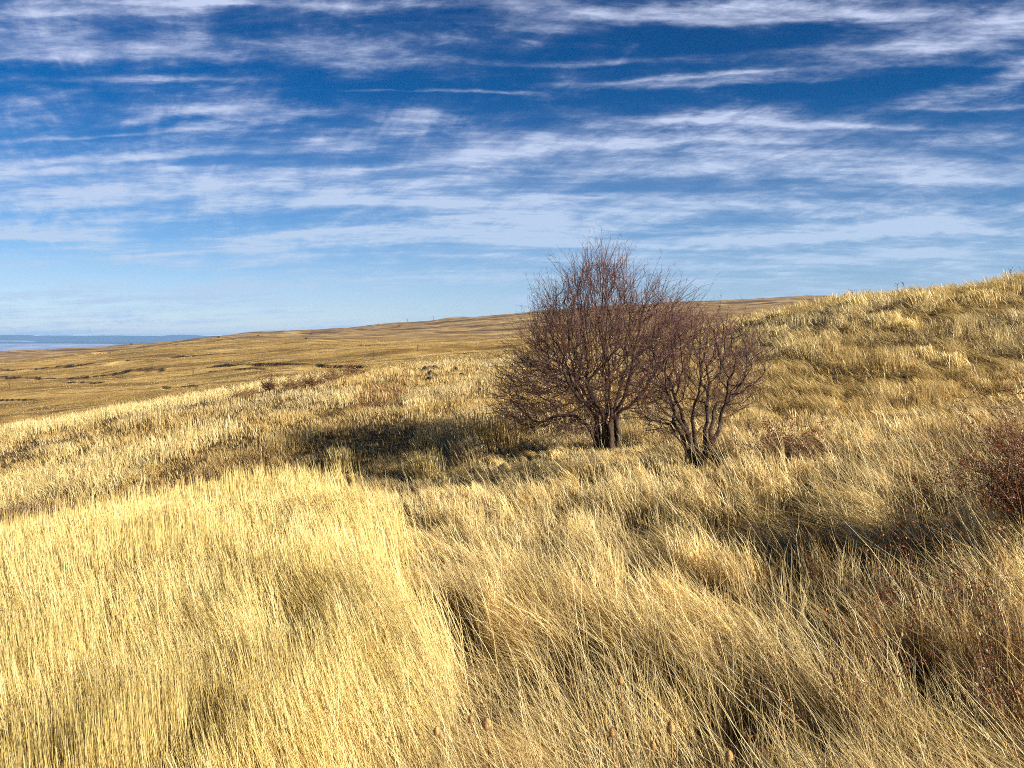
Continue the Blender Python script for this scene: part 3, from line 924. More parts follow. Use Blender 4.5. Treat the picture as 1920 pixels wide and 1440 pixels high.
def colonise(roots, att, step, di, dk, iters, seed):
    """grow a branching skeleton towards the attraction points"""
    r_ = np.random.default_rng(seed)
    pos = []; par = []
    for pl in roots:
        last = -1
        for p_ in pl:
            pos.append(np.array(p_, float)); par.append(last); last = len(pos) - 1
    att = att.copy()
    best = np.full(len(att), 1e9); bi = np.zeros(len(att), int)
    def upd(ids):
        nonlocal best, bi
        A = np.array([pos[i] for i in ids])
        for c0 in range(0, len(A), 400):
            D = np.linalg.norm(att[:, None] - A[None, c0:c0 + 400], axis=2)
            j = D.argmin(1); d = D[np.arange(len(att)), j]
            m_ = d < best
            best[m_] = d[m_]; bi[m_] = np.array(ids)[c0:c0 + 400][j[m_]]
    upd(list(range(len(pos))))
    nch = {}
    for it in range(iters):
        act = best < di
        if not act.any(): break
        P_ = np.array(pos)
        vec = att[act] - P_[bi[act]]
        vec /= np.linalg.norm(vec, axis=1)[:, None] + 1e-9
        acc_ = np.zeros_like(P_); np.add.at(acc_, bi[act], vec)
        ids = np.unique(bi[act]); new = []
        for i in ids:
            if nch.get(i, 0) > 3: continue
            d = acc_[i]; l_ = np.linalg.norm(d)
            if l_ < 1e-6: d = r_.normal(size=3); l_ = np.linalg.norm(d)
            d = d / l_
            if par[i] >= 0:
                pd = pos[i] - pos[par[i]]; pd = pd / (np.linalg.norm(pd) + 1e-9)
                d = d + .35 * pd
            d = d + r_.normal(0, .24, 3)
            d /= np.linalg.norm(d)
            pos.append(pos[i] + d * step * r_.uniform(.75, 1.25)); par.append(int(i)); new.append(len(pos) - 1)
            nch[i] = nch.get(i, 0) + 1
        if not new: break
        upd(new)
        kill = best > dk
        att = att[kill]; best = best[kill]; bi = bi[kill]
        if len(att) == 0: break
    return np.array(pos), np.array(par)

def bush(name, base, roots, att, label, cat, seed, stout=0.0, nstout=0, shoots=0.0, shoot_len=(.4, .8), step=.11, tip=.0035, expo=2.35, cut=1.0, twig_n=2, twig_len=(.12, .30), rmax=.2, droop=0.0, twig_r=.0032):
    root = empty(name, base)
    tag(root, label, cat)
    pos, par = colonise(roots, att, step, .75, step * 1.25, 130, seed)
    r_ = random.Random(seed)
    N = len(pos)
    kids = [[] for _ in range(N)]
    for i, p_ in enumerate(par):
        if p_ >= 0: kids[p_].append(i)
    order = []; st_ = [i for i in range(N) if par[i] < 0]
    while st_:
        i = st_.pop(); order.append(i); st_.extend(kids[i])
    rad_ = np.zeros(N); leaf = np.zeros(N)
    for i in reversed(order):
        if not kids[i]:
            rad_[i] = tip
        else:
            rad_[i] = (sum(rad_[c] ** expo for c in kids[i]) + (tip * .35) ** expo) ** (1 / expo)
    rad_ = np.minimum(rad_, rmax)
    cnt = 0
    for ri, pl in enumerate(roots):                 # the old stems stay stout near the ground
        for i in range(cnt, cnt + len(pl)):
            if ri < nstout: rad_[i] = max(rad_[i], stout * max(0, 1 - max(0, pos[i][2] - .5) / 1.3))
        cnt += len(pl)
    # owner of every node : 0 the trunk, else a bough id (a subtree that leaves the trunk at the cut height)
    owner = np.zeros(N, int); nb = 0
    for i in order:
        p_ = par[i]
        if p_ < 0: owner[i] = 0
        elif owner[p_]: owner[i] = owner[p_]
        elif pos[i][2] > cut or rad_[i] < .016:
            nb += 1; owner[i] = nb
    # chains follow the thickest child
    chains = {}
    heads = [(i, None) for i in range(N) if par[i] < 0]
    while heads:
        h_, frm = heads.pop()
        ow = owner[h_]
        pts = []; rr = []
        if frm is not None:
            pts.append(pos[frm]); rr.append(min(rad_[frm], rad_[h_] * 1.25))
        i = h_
        while True:
            pts.append(pos[i]); rr.append(rad_[i])
            if not kids[i]: break
            cs = sorted(kids[i], key=lambda c: -rad_[c])
            same = [c for c in cs if owner[c] == ow]
            nxt_ = same[0] if same else None
            for c in cs:
                if c != nxt_: heads.append((c, i))
            if nxt_ is None: break
            i = nxt_
        thick = max(rr) > .0085
        chains.setdefault(ow, ([], []))[0 if thick or ow == 0 else 1].append((pts, rr))
    # spiky end twigs
    ctr = pos.mean(0)
    for i in range(N):
        if owner[i] == 0: continue
        if rad_[i] > .012: continue
        k_ = twig_n if not kids[i] else (1 if r_.random() < .75 else 0)
        for _ in range(k_):
            p_ = Vector(pos[i]); d = p_ - Vector(pos[par[i]])
            d.normalize()
            out = (p_ - Vector((ctr[0], ctr[1], ctr[2] * .6))); out.normalize()
            d = d * .7 + out * .35 + Vector((r_.gauss(0, .55), r_.gauss(0, .55), r_.gauss(.12 - droop, .5)))
            d.normalize()
            ln = r_.uniform(*twig_len); pts = [p_.copy()]; rr = [twig_r]
            for s_ in range(3):
                d = d + Vector((r_.gauss(0, .28), r_.gauss(0, .28), r_.gauss(.05, .28))); d.normalize()
                p_ = p_ + d * ln / 3; pts.append(p_.copy()); rr.append(twig_r * (1 - (s_ + 1) * .22))
            chains.setdefault(owner[i], ([], []))[1].append((pts, rr))
            if r_.random() < .5:
                q_ = pts[1]; d2 = d + Vector((r_.gauss(0, .8), r_.gauss(0, .8), r_.gauss(0, .6))); d2.normalize()
                chains[owner[i]][1].append(([q_, q_ + d2 * ln * .3, q_ + d2 * ln * .3 + (d + d2) * ln * .16], [twig_r * .8, twig_r * .7, twig_r * .5]))
    # long straight shoots arching out of the crown, with short side spurs
    for i in range(N):
        if owner[i] == 0 or rad_[i] > .016 or r_.random() > shoots: continue
        p_ = Vector(pos[i]); d = p_ - Vector(pos[par[i]]); d.normalize()
        out = p_ - Vector((ctr[0], ctr[1], .7)); out.normalize()
        d = d * .30 + out * 1.1 + Vector((r_.gauss(0, .28), r_.gauss(0, .28), r_.gauss(.05, .25))); d.normalize()
        ln = r_.uniform(*shoot_len); pts = [p_.copy()]; rr = [twig_r * 1.35]
        bend = Vector((r_.gauss(0, .10), r_.gauss(0, .10), r_.gauss(.02, .10)))
        for s_ in range(6):
            d = d + bend * .7 + Vector((r_.gauss(0, .06), r_.gauss(0, .06), r_.gauss(0, .06))); d.normalize()
            p_ = p_ + d * ln / 6; pts.append(p_.copy()); rr.append(twig_r * (1.3 - s_ * .17))
            if r_.random() < .7:
                d2 = d * .6 + Vector((r_.gauss(0, .7), r_.gauss(0, .7), r_.gauss(.1, .6))); d2.normalize()
                l2 = r_.uniform(.04, .16)
                chains[owner[i]][1].append(([p_, p_ + d2 * l2 * .5, p_ + (d2 + d * .3) * l2], [twig_r * .8, twig_r * .7, twig_r * .45]))
        chains[owner[i]][1].append((pts, rr))
    # merge tiny boughs into neighbours: the few biggest stay parts of their own
    sizes = {o_: sum(len(c[0]) for c in ch[0] + ch[1]) for o_, ch in chains.items() if o_}
    big = sorted(sizes, key=lambda o_: -sizes[o_])[:16]
    small = [o_ for o_ in sizes if o_ not in big]
    for o_ in small:
        cpt = np.array(chains[o_][0][0][0][0] if chains[o_][0] else chains[o_][1][0][0][0])
        tgt = min(big, key=lambda b_: np.linalg.norm(np.array((chains[b_][0] or chains[b_][1])[0][0][0]) - cpt))
        chains[tgt][0].extend(chains[o_][0]); chains[tgt][1].extend(chains[o_][1]); del chains[o_]
    V, Fc = tubes(chains[0][0] + chains[0][1], 9)
    mesh_obj('trunk', V, Fc, M_TRUNK, root, True)
    for o_ in sorted(o2 for o2 in chains if o2):
        lim, tw = chains[o_]
        if not lim:
            lim, tw = tw[:max(1, len(tw) // 4)], tw[max(1, len(tw) // 4):]
        V, Fc = tubes(lim, 6)
        b_ = mesh_obj('bough', V, Fc, M_BOUGH, root, True)
        if tw:
            V, Fc = tubes(tw, 3)
            mesh_obj('twigs', V, Fc, M_TWIG, b_, True)
    print(name, 'nodes', N, 'boughs', len(chains) - 1)
    return root

def envelope(n, zs, wl_, wr_, wy, seed, shell=.0):
    r_ = np.random.default_rng(seed)
    out = []
    while len(out) < n:
        z = r_.uniform(zs[0], zs[-1], 4000)
        l_ = np.interp(z, zs, wl_); rr = np.interp(z, zs, wr_); d_ = np.interp(z, zs, wy)
        xc = (rr - l_) / 2; hw = (rr + l_) / 2
        x_ = r_.uniform(-1, 1, 4000); y_ = r_.uniform(-1, 1, 4000)
        q_ = x_ ** 2 + y_ ** 2
        lump = fbm(x_ * 2.2 + 5, z * 1.7 + y_, seed, 2)
        ok = (q_ < np.clip(2.1 * lump - .02, .25, 1.25)) & (r_.random(4000) < hw / max(wr_ + wl_) * 1.4) & (q_ > shell * r_.random(4000))
        for a_, b_, c_ in zip((xc + x_ * hw)[ok], (y_ * d_)[ok], z[ok]):
            out.append((a_, b_, c_))
    return np.array(out[:n])

def stem(p0, pts):
    """polyline through points with small steps"""
    pl = [np.array(p0, float)]
    for p_ in pts:
        p_ = np.array(p_, float); a_ = pl[-1]
        k_ = max(1, int(np.linalg.norm(p_ - a_) / .14))
        for i in range(1, k_ + 1):
            pl.append(a_ + (p_ - a_) * i / k_ + rng.normal(0, .022, 3))
    return pl

# --- the larger thorn tree
TY = 17.5
tx, ty = (1140 - 960) / F * TY, TY
tz = g1(tx, ty) - .05
roots = []
for i in range(11):
    an = i / 11 * 6.283 + .3
    r0 = .13 + .07 * (i % 3); r1 = .30 + .22 * (i % 4)
    c_, s_ = math.cos(an), math.sin(an)
    roots.append(stem((c_ * r0, s_ * r0, -.1), [(c_ * (r0 + .02), s_ * (r0 + .02), .45), (c_ * r0 * 1.05 - .02, s_ * r0 * 1.05, .85), (c_ * r1 - .05, s_ * r1, 1.25), (c_ * r1 * 1.5 - .1, s_ * r1 * 1.4, 1.75)]))
roots.append(stem((-.20, -.05, -.1), [(-.34, -.1, .30), (-.52, -.15, .62), (-.78, -.2, .86), (-1.15, -.25, .88), (-1.45, -.3, .72)]))
att = envelope(4600, [.45, .75, 1.05, 1.4, 1.9, 2.4, 2.9, 3.3, 3.7, 4.05, 4.3], [1.75, 2.3, 2.85, 2.95, 2.85, 2.55, 2.05, 1.7, 1.35, 1.0, .65],
               [-.5, .1, .8, 1.3, 1.6, 1.8, 1.75, 1.5, 1.0, .7, .4], [.6, 1.1, 1.7, 2.0, 2.1, 2.1, 1.9, 1.6, 1.1, .7, .4], 5)
bush('thorn_tree', (tx, ty, tz), roots, att, 'larger leafless thorn tree with a thick clustered trunk and dense dark twiggy crown', 'tree', 11, cut=1.1, rmax=.10, step=.10, tip=.0045, twig_n=1, twig_len=(.12, .30), expo=2.35, stout=.054, nstout=11, shoots=.60, shoot_len=(.30, 1.0), twig_r=.0038)

# --- the smaller one in front, to the right
TY2 = 13.3
tx2, ty2 = (1312 - 960) / F * TY2, TY2
tz2 = g1(tx2, ty2) - .05
roots = []
for (bx, by, mx_, mz, ex, ez, ey) in [(-.10, 0, -.26, .55, -.50, 1.15, .1), (-.07, .06, -.16, .6, -.34, 1.3, .30), (-.03, -.06, -.20, .65, -.52, 1.1, -.30),
                                      (.08, .03, .20, .55, .30, 1.2, .1), (.11, -.05, .25, .6, .44, 1.3, -.2), (.07, .09, .18, .7, .24, 1.4, .35), (.02, .0, -.06, .6, -.14, 1.2, -.15)]:
    roots.append(stem((bx, by, -.1), [(bx * 1.1, by, .2), (mx_, by * 1.4, mz), (ex, ey, ez)]))
roots.append(stem((-.14, -.06, -.1), [(-.28, -.1, .35), (-.50, -.13, .75), (-.85, -.2, .92)]))
att = envelope(2500, [.6, .9, 1.2, 1.55, 1.95, 2.3, 2.55, 2.72], [.95, 1.12, 1.2, 1.2, 1.2, 1.05, .75, .35], [.4, .75, .98, 1.05, 1.02, .9, .72, .45], [.5, .9, 1.1, 1.2, 1.2, 1.0, .7, .3], 15)
bush('thorn_tree', (tx2, ty2, tz2), roots, att, 'smaller leafless thorn tree with two leaning stem clusters and an open reddish crown', 'tree', 23, cut=.95, rmax=.075, step=.095, tip=.0040, twig_n=1, twig_len=(.10, .24), twig_r=.0032, expo=2.35, stout=.042, nstout=7, shoots=.40, shoot_len=(.22, .55))

# ------------------------------------------------------------------ red-leaved shrubs and sprigs
def red_shrub(name, base, h, spread, stems_n, leaves_n, seed, label, cat, leaf_cols, leaf=.016, srad=.0045, smat=None):
    r_ = random.Random(seed)
    root = empty(name, base); tag(root, label, cat)
    chains = []; spots = []
    for i in range(stems_n):
        an = r_.uniform(0, 6.283); lean = r_.uniform(.1, 1.0) * spread
        hh = h * (r_.uniform(.34, .62) if r_.random() < .75 else r_.uniform(.75, 1.05))
        p_ = Vector((r_.gauss(0, .12 * spread), r_.gauss(0, .12 * spread), -.05)); pts = [p_.copy()]
        for t in range(1, 8):
            f_ = t / 7
            q_ = Vector((p_.x + math.cos(an) * lean * f_ ** 1.5, p_.y + math.sin(an) * lean * f_ ** 1.5, hh * (f_ - .18 * f_ * f_ * lean / max(spread, .01)))) + Vector((r_.gauss(0, .02), r_.gauss(0, .02), 0))
            pts.append(q_)
        chains.append((pts, [srad * (1 - .10 * t) for t in range(8)]))
        for t in range(2, 8):
            for _ in range(2):
                d = Vector((r_.gauss(0, 1), r_.gauss(0, 1), r_.gauss(.5, .6))); d.normalize()
                ln = r_.uniform(.08, .28) * h / 1.2
                b_ = pts[t]; mid_ = b_ + d * ln * .5; e_ = mid_ + (d + Vector((0, 0, .3))) * ln * .5
                chains.append(([b_, mid_, e_], [srad * .5, srad * .4, srad * .25]))
                spots += [b_, mid_, e_, (b_ + mid_) / 2, (mid_ + e_) / 2]
    V, Fc = tubes(chains, 4)
    mesh_obj('stems', V, Fc, smat or M_REDSTEM, root)
    n_ = leaves_n
    sp_ = np.array([tuple(spots[r_.randrange(len(spots))]) for _ in range(n_)]) + rng.normal(0, .012, (n_, 3))
    d1 = rng.normal(size=(n_, 3)); d1 /= np.linalg.norm(d1, axis=1)[:, None]
    d2 = np.cross(d1, rng.normal(size=(n_, 3))); d2 /= np.linalg.norm(d2, axis=1)[:, None]
    s_ = leaf * rng.uniform(.6, 1.3, (n_, 1))
    V = np.stack([sp_ - d1 * s_, sp_ + d2 * s_ * .45, sp_ + d1 * s_, sp_ - d2 * s_ * .45], 1).reshape(-1, 3)
    Q = np.arange(n_ * 4).reshape(-1, 4)
    T = np.repeat(palette(n_, leaf_cols, .2), 4, 0)
    quad_mesh('leaves', V, Q, M_LEAF, T, parent=root)
    return root

REDS = [(.24, .055, .020), (.33, .095, .028), (.12, .028, .015), (.40, .15, .045)]
def at_ground(u, v, h=0.0):
    x_, y_ = pick(u, v, h)
    return (x_, y_, g1(x_, y_))

sx0, sy0 = 4.72, 6.4
red_shrub('red_shrub', (sx0, sy0, g1(sx0, sy0)), 1.55, 1.0, 260, 36000, 31, 'big dense rust red rose shrub cut by the right edge', 'shrub', REDS, .0105, .0046)
x_, y_, z_ = at_ground(1480, 880, 0)
red_shrub('low_shrub', (x_, y_, z_), .85, .95, 90, 6000, 33, 'low dark red bramble right of the smaller thorn tree', 'shrub', [(.15, .055, .024), (.24, .095, .035), (.10, .040, .018)], .016, .004)
x_, y_, z_ = at_ground(1345, 872, 0)
red_shrub('low_shrub', (x_ - .1, 13.0, g1(x_ - .1, 13.0)), .80, .34, 70, 500, 34, 'brown thicket of bare suckers at the foot of the smaller tree', 'shrub', [(.12, .06, .025), (.2, .11, .05)], .012, .004, M_TWIG)

# rust scrub on the brow at left
SCRUB = [(505, 738, .75, .3, 'small upright rust scrub standing alone at the left end of the brow'),
         (545, 734, .55, .6, 'low rust scrub second from the left along the brow'),
         (585, 727, .6, .8, 'rust scrub left of the tallest clump on the brow'),
         (625, 719, .75, .9, 'tallest and darkest red scrub clump on the brow'),
         (662, 708, .7, .7, 'rust scrub at the right end of the brow'),
         (460, 752, .45, .6, 'flat brown scrub low on the bright grass fringe')]
for i, (u, v, h, s_, lb) in enumerate(SCRUB):
    x_, y_, z_ = at_ground(u, v, 0)
    if y_ > 47:
        y_ = 44; x_ = (u - 960) / F * y_; z_ = g1(x_, y_)
    red_shrub('scrub_clump', (x_, y_, z_), h * 1.35, s_ * 1.5, 60, 1500, 40 + i, lb, 'shrub', [(.20, .092, .036), (.12, .055, .024), (.30, .16, .06)], .030, .009, M_STEM if i % 2 else M_REDSTEM)['group'] = 'rust scrub along the brow'

SPRIGS = [(1650, 1130, .55), (1560, 1020, .5), (1640, 1260, .5), (1760, 1010, .5), (1700, 1000, .45), (1540, 1075, .45), (1600, 1360, .5), (1880, 1330, .6),
          (1760, 1180, .5), (1830, 1130, .55), (1900, 1200, .6), (1470, 1390, .4), (1720, 1080, .55), (1610, 1190, .5), (1850, 960, .6), (1790, 900, .55), (1800, 1290, .5)]
proto = None
for i, (u, v, h) in enumerate(SPRIGS):
    x_, y_ = pick(u, v + 30, .1)
    if proto is None:
        proto = red_shrub('red_sprig', (x_, y_, g1(x_, y_)), 74 / 100, .34, 8, 230, 61, 'small rust red leafy sprig poking through the pale grass at right', 'plant', REDS, .0115, .0030)
        proto['group'] = 'red sprigs in the right foreground'
        o = proto
    else:
        o = copy_tree(proto); o.location = (x_, y_, g1(x_, y_))
    o.rotation_euler = (0, 0, random.uniform(0, 6.28)); s_ = h / .52 * random.uniform(.9, 1.15); o.scale = (s_, s_, s_)

# ------------------------------------------------------------------ teasels in the foreground
def teasel(u, v, head, label, seed, lean=(0, 0), second=None):
    """u, v is where the seed head shows; it stands on the ground below"""
    r_ = random.Random(seed)
    H_ = .70
    x_, y_ = pick(u, v, H_)
    z_ = g1(x_, y_)
    root = empty('teasel', (x_, y_, z_)); tag(root, label, 'dead teasel', 'dead teasels in the foreground')
    top = Vector((lean[0], lean[1], H_ - head * .5))
    def lin(b, e, r0, r1, bow=.02):
        pts = []; rr = []
        for i in range(7):
            t = i / 6
            pts.append(b.lerp(e, t) + Vector((math.sin(t * 3.1) * bow, 0, 0))); rr.append(r0 + (r1 - r0) * t)
        return pts, rr
    head *= 1.2
    V, Fc = tubes([lin(Vector((0, 0, -.04)), top, .0048, .0032)], 6)
    mesh_obj('stem', V, Fc, M_STEM, root, True)
    heads = [(top, head)]
    if second:
        b = Vector((0, 0, H_ * .45)); e = Vector((second[0], second[1], H_ * second[2]))
        V, Fc = tubes([lin(b, e, .003, .0022)], 5)
        mesh_obj('side_stem', V, Fc, M_STEM, root, True)
        heads.append((e, head * .7))
    for (tp, hd) in heads:
        V = []; Fc = []; ns, nrng = 12, 9
        for i in range(nrng + 1):
            t = i / nrng
            rr = hd * .36 * (math.sin(math.pi * min(1, .10 + t * .9)) ** .7) * (1 - .25 * t) + .0008
            for j in range(ns):
                an = 6.283 * j / ns + (i % 2) * .26
                bump = 1 + .10 * ((i + j) % 2)
                V.append(tp + Vector((math.cos(an) * rr * bump, math.sin(an) * rr * bump, t * hd)))
        for i in range(nrng):
            for j in range(ns):
                Fc.append((i * ns + j, i * ns + (j + 1) % ns, (i + 1) * ns + (j + 1) % ns, (i + 1) * ns + j))
        for _ in range(150):                                   # spines
            t = r_.uniform(.05, 1); an = r_.uniform(0, 6.283)
            rr = hd * .36 * (math.sin(math.pi * min(1, .10 + t * .9)) ** .7) * (1 - .25 * t)
            c_ = tp + Vector((math.cos(an) * rr, math.sin(an) * rr, t * hd))
            d = Vector((math.cos(an), math.sin(an), .7)).normalized() * hd * .18
            sd_ = Vector((-math.sin(an), math.cos(an), 0)) * .0012
            b = len(V); V += [c_ - sd_, c_ + sd_, c_ + d]; Fc.append((b, b + 1, b + 2))
        mesh_obj('seed_head', V, Fc, M_HEAD, root)
        V = []; Fc = []
        for j in range(8):                                     # long curved bracts under the head
            an = 6.283 * j / 8 + r_.uniform(-.2, .2); ln = hd * r_.uniform(.7, 1.25)
            o_ = Vector((math.cos(an), math.sin(an), 0)); s_ = Vector((-math.sin(an), math.cos(an), 0)) * .0014
            p0 = tp; p1 = tp + o_ * hd * .45 + Vector((0, 0, hd * .05)); p2 = tp + o_ * hd * .62 + Vector((0, 0, ln))
            b = len(V); V += [p0 - s_, p0 + s_, p1 + s_, p1 - s_, p2]
            Fc += [(b, b + 1, b + 2, b + 3), (b + 3, b + 2, b + 4)]
        mesh_obj('bract', V, Fc, M_STEM, root)
    return root

teasel(909, 1358, .052, 'tallest tan teasel at the foot of the golden stand', 1, (.01, 0), (-.07, .03, .99))
teasel(823, 1373, .040, 'small teasel just left of the tallest teasel', 2, (-.01, 0))
teasel(1250, 1366, .045, 'round brown teasel in the dark gap right of the bottom middle', 3, (.02, 0), (-.06, 0, .86))
teasel(1164, 1277, .040, 'pointed teasel standing highest up the matted grass', 4)
teasel(1358, 1418, .040, 'rightmost teasel at the bottom edge among laid straw', 5, (.02, 0))
teasel(1148, 1376, .036, 'pale teasel between the tallest one and the round one', 6)

# ------------------------------------------------------------------ grass tussocks that stand out
def tussock(u, v, h, n_, sp_, label, cols, lean=.3, azm=155, ycap=None):
    x_, y_ = pick(u, v, 0)
    if ycap and y_ > ycap:
        y_ = ycap; x_ = (u - 960) / F * y_
    z_ = g1(x_, y_)
    root_x = rng.normal(0, sp_, n_); root_y = rng.normal(0, sp_, n_)
    gzv = ground(x_ + root_x, y_ + root_y) - z_
    L_ = h * (.54 if ycap else 1.0) * rng.uniform(.5, 1.1, n_)
    az_ = R(azm) + rng.normal(0, .55, n_)
    le = np.clip(rng.normal(lean, .14, n_), .02, .9)
    w_ = np.full(n_, max(.0022, .75 * y_ / 1024 * .5)) * rng.uniform(.7, 1.3, n_)
    o = make_blades('grass_tussock', np.stack([root_x, root_y, gzv], -1), L_, le, az_, w_, palette(n_, cols, .08), (.9, .8, 1.0, .25), 1.6, .02)
    o.location = (x_, y_, z_)
    return tag(o, label, 'tussock', 'bright grass tussocks')

TUS = [
    (1460, 632, .85, 420, .16, 'pale isolated tussock on the slope right of the smaller tree', CREAM, .25, 150, 44),
    (1405, 612, .80, 420, .20, 'bright tussock at the low end of the hill crest beside the tree', CREAM, .25, 150, 46),
    (1455, 600, .85, 420, .22, 'bright tussock above the isolated pale one on the hill crest', CREAM, .3, 155, 44),
    (1722, 572, 1.1, 520, .25, 'tall golden tussock below the highest part of the crest', CREAM, .35, 150, 32),
    (1600, 575, 1.0, 520, .28, 'broad tussock at the middle of the hill crest', GOLD, .35, 152, 36),
    (1660, 610, 1.0, 520, .30, 'wide leaning tussock on the upper hillside under the crest', CREAM, .4, 150, 32),
    (1700, 620, .9, 420, .22, 'leaning tussock right beside the wide one on the hillside', GOLD, .4, 150, 30),
    (1790, 692, .85, 360, .14, 'fan shaped pale tussock halfway down the hillside', CREAM, .30, 140, 24),
    (1735, 676, .80, 360, .16, 'tussock left of the fan shaped one on the hillside', CREAM, .38, 150, 25),
    (1500, 660, .7, 340, .18, 'small tussock low on the hillside over a dark hollow', GOLD, .3, 150, 32),
    (1830, 545, .9, 420, .25, 'golden tussock near the top right corner of the hill', GOLD, .35, 150, 30),
    (870, 1010, .62, 320, .13, 'pale upright tussock beside the edge of the tall golden stand', CREAM, .18, 150, None),
    (800, 905, .75, 380, .14, 'golden tussock leaning at the near edge of the tree shadow', GOLD, .38, 140, None),
    (880, 880, .80, 420, .17, 'tussock in the middle of the tree shadow', TAN, .38, 145, None),
    (640, 880, .60, 300, .13, 'gold tussock at the left tip of the tree shadow', GOLD, .25, 140, None),
    (925, 835, .80, 700, .42, 'wide brown grass clump standing in the tree shadow', OCHRE, .25, 130, None),
    (780, 765, .60, 300, .16, 'pale tussock on the middle of the left slope', CREAM, .15, 140, 34),
    (1860, 1055, .85, 120, .14, 'sparse clump of long stalks in front of the red shrub', [(.66, .50, .22), (.76, .62, .34)], .30, 130, None),
]
for t_ in TUS:
    tussock(*t_)

# ------------------------------------------------------------------ rocks on the slope
def rock(u, v, wpx, hpx, label, seed):
    x_, y_ = pick(u, v, 0)
    y_ = min(y_, 46.0); x_ = (u - 960) / F * y_
    w_ = wpx * y_ / F / 2; h_ = hpx * y_ / F
    V = []; Fc = []; ns, nrg = 16, 7
    for i in range(nrg + 1):
        t = i / nrg; el = t * math.pi / 2
        for j in range(ns):
            an = 6.283 * j / ns
            k_ = 1 + .28 * (float(vnoise(math.cos(an) * 1.6 + seed * 7, math.sin(an) * 1.6 + t * 2.3, seed)) - .5) * 2
            V.append((math.cos(an) * w_ * math.cos(el) * k_, math.sin(an) * w_ * .8 * math.cos(el) * k_, -.08 + (h_ + .08) * math.sin(el) * k_))
    for i in range(nrg):
        for j in range(ns):
            Fc.append((i * ns + j, i * ns + (j + 1) % ns, (i + 1) * ns + (j + 1) % ns, (i + 1) * ns + j))
    Fc.append(tuple(nrg * ns + j for j in range(ns)))
    o = mesh_obj('rock', V, Fc, M_ROCK)
    o.location = (x_, y_, g1(x_, y_)); o.rotation_euler = (0, 0, seed)
    return tag(o, label, 'rock', 'dark rocks on the left slope')

for i, (u, v, w_, h_, lb) in enumerate([
        (812, 689, 36, 7, 'long flat dark rock farthest up the group on the slope'), (798, 698, 20, 9, 'humped dark rock at the left of the group under the flat one'),
        (808, 703, 17, 7, 'small rock touching the humped one from below'), (853, 699, 15, 10, 'round dark rock standing apart on the right of the group'),
        (806, 712, 22, 6, 'low dark rock lowest in the group'), (893, 697, 24, 5, 'flat rock nearest the branches of the larger tree'),
        (865, 706, 24, 5, 'flat rock below the round one')]):
    rock(u, v, w_, h_, lb, i + 1)

# ------------------------------------------------------------------ far saplings, bushes, posts, weed stalks
def sapling(u, v, hpx, label, seed):
    r_ = random.Random(seed)
    x_, y_ = pick(u, v, 0, 60, 420)
    h_ = hpx * y_ / F
    rd = .22 * y_ / 1024
    ch = [([Vector((0, 0, -.1)), Vector((r_.gauss(0, .05), 0, h_ * .5)), Vector((r_.gauss(0, .1), 0, h_))], [rd, rd * .8, rd * .4])]
    root = empty('bare_sapling', (x_, y_, g1(x_, y_))); tag(root, label, 'sapling', 'bare saplings on the far plain')
    V, Fc = tubes(ch, 5); mesh_obj('trunk', V, Fc, M_BOUGH, root)
    ch = []
    for i in range(14):
        z_ = h_ * r_.uniform(.3, .95); an = r_.uniform(0, 6.28); ln = h_ * r_.uniform(.12, .3)
        b = Vector((0, 0, z_)); ch.append(([b, b + Vector((math.cos(an) * ln, math.sin(an) * ln, ln * .8))], [rd * .5, rd * .25]))
    V, Fc = tubes(ch, 4); mesh_obj('branches', V, Fc, M_BOUGH, root)

for i, (u, v, h_, lb) in enumerate([(700, 673, 15, 'bare sapling on the plain above the right end of the eroded bank'), (783, 660, 16, 'bare sapling farthest right on the plain beside the larger tree'),
                                    (362, 706, 13, 'bare sapling just under the eroded bank'), (193, 712, 14, 'bare sapling on the open plain at far left'), (18, 730, 15, 'bare sapling closest to the left edge')]):
    sapling(u, v, h_, lb, i + 70)

def far_bush(u, v, wpx, label, seed):
    x_, y_ = pick(u, v, 0, 250, 2600)
    r0 = wpx * y_ / F / 2
    g_ = np.random.default_rng(seed); n_ = 160
    c_ = g_.normal(size=(n_, 3)); c_ /= np.linalg.norm(c_, axis=1)[:, None]
    c_ *= r0 * g_.uniform(.4, 1.0, (n_, 1)); c_[:, 2] = np.abs(c_[:, 2]) * .9
    d1 = g_.normal(size=(n_, 3)); d1 /= np.linalg.norm(d1, axis=1)[:, None]
    d2 = np.cross(d1, g_.normal(size=(n_, 3))); d2 /= np.linalg.norm(d2, axis=1)[:, None]
    s_ = r0 * .32
    V = np.stack([c_ - d1 * s_, c_ + d2 * s_, c_ + d1 * s_, c_ - d2 * s_], 1).reshape(-1, 3)
    o = quad_mesh('far_bush', V, np.arange(n_ * 4).reshape(-1, 4), M_FARBUSH)
    o.location = (x_, y_, g1(x_, y_))
    tag(o, label, 'bush', 'dark bushes on the far hills')
for i, (u, v, w_, lb) in enumerate([(410, 633, 5, 'dark round bush on the skyline above the blue ridge end'), (246, 646, 4, 'tiny dark bush on the far skyline at left'),
                                    (484, 630, 4, 'small dark bush on the hill slope left of the flat dark shelf'), (574, 635, 4.5, 'dark bush at the foot of the far hill'), (583, 627, 4, 'dark bush partway up the far hill'), (749, 612, 5, 'dark bush near the crest of the far hill')]):
    far_bush(u, v, w_, lb, i + 90)

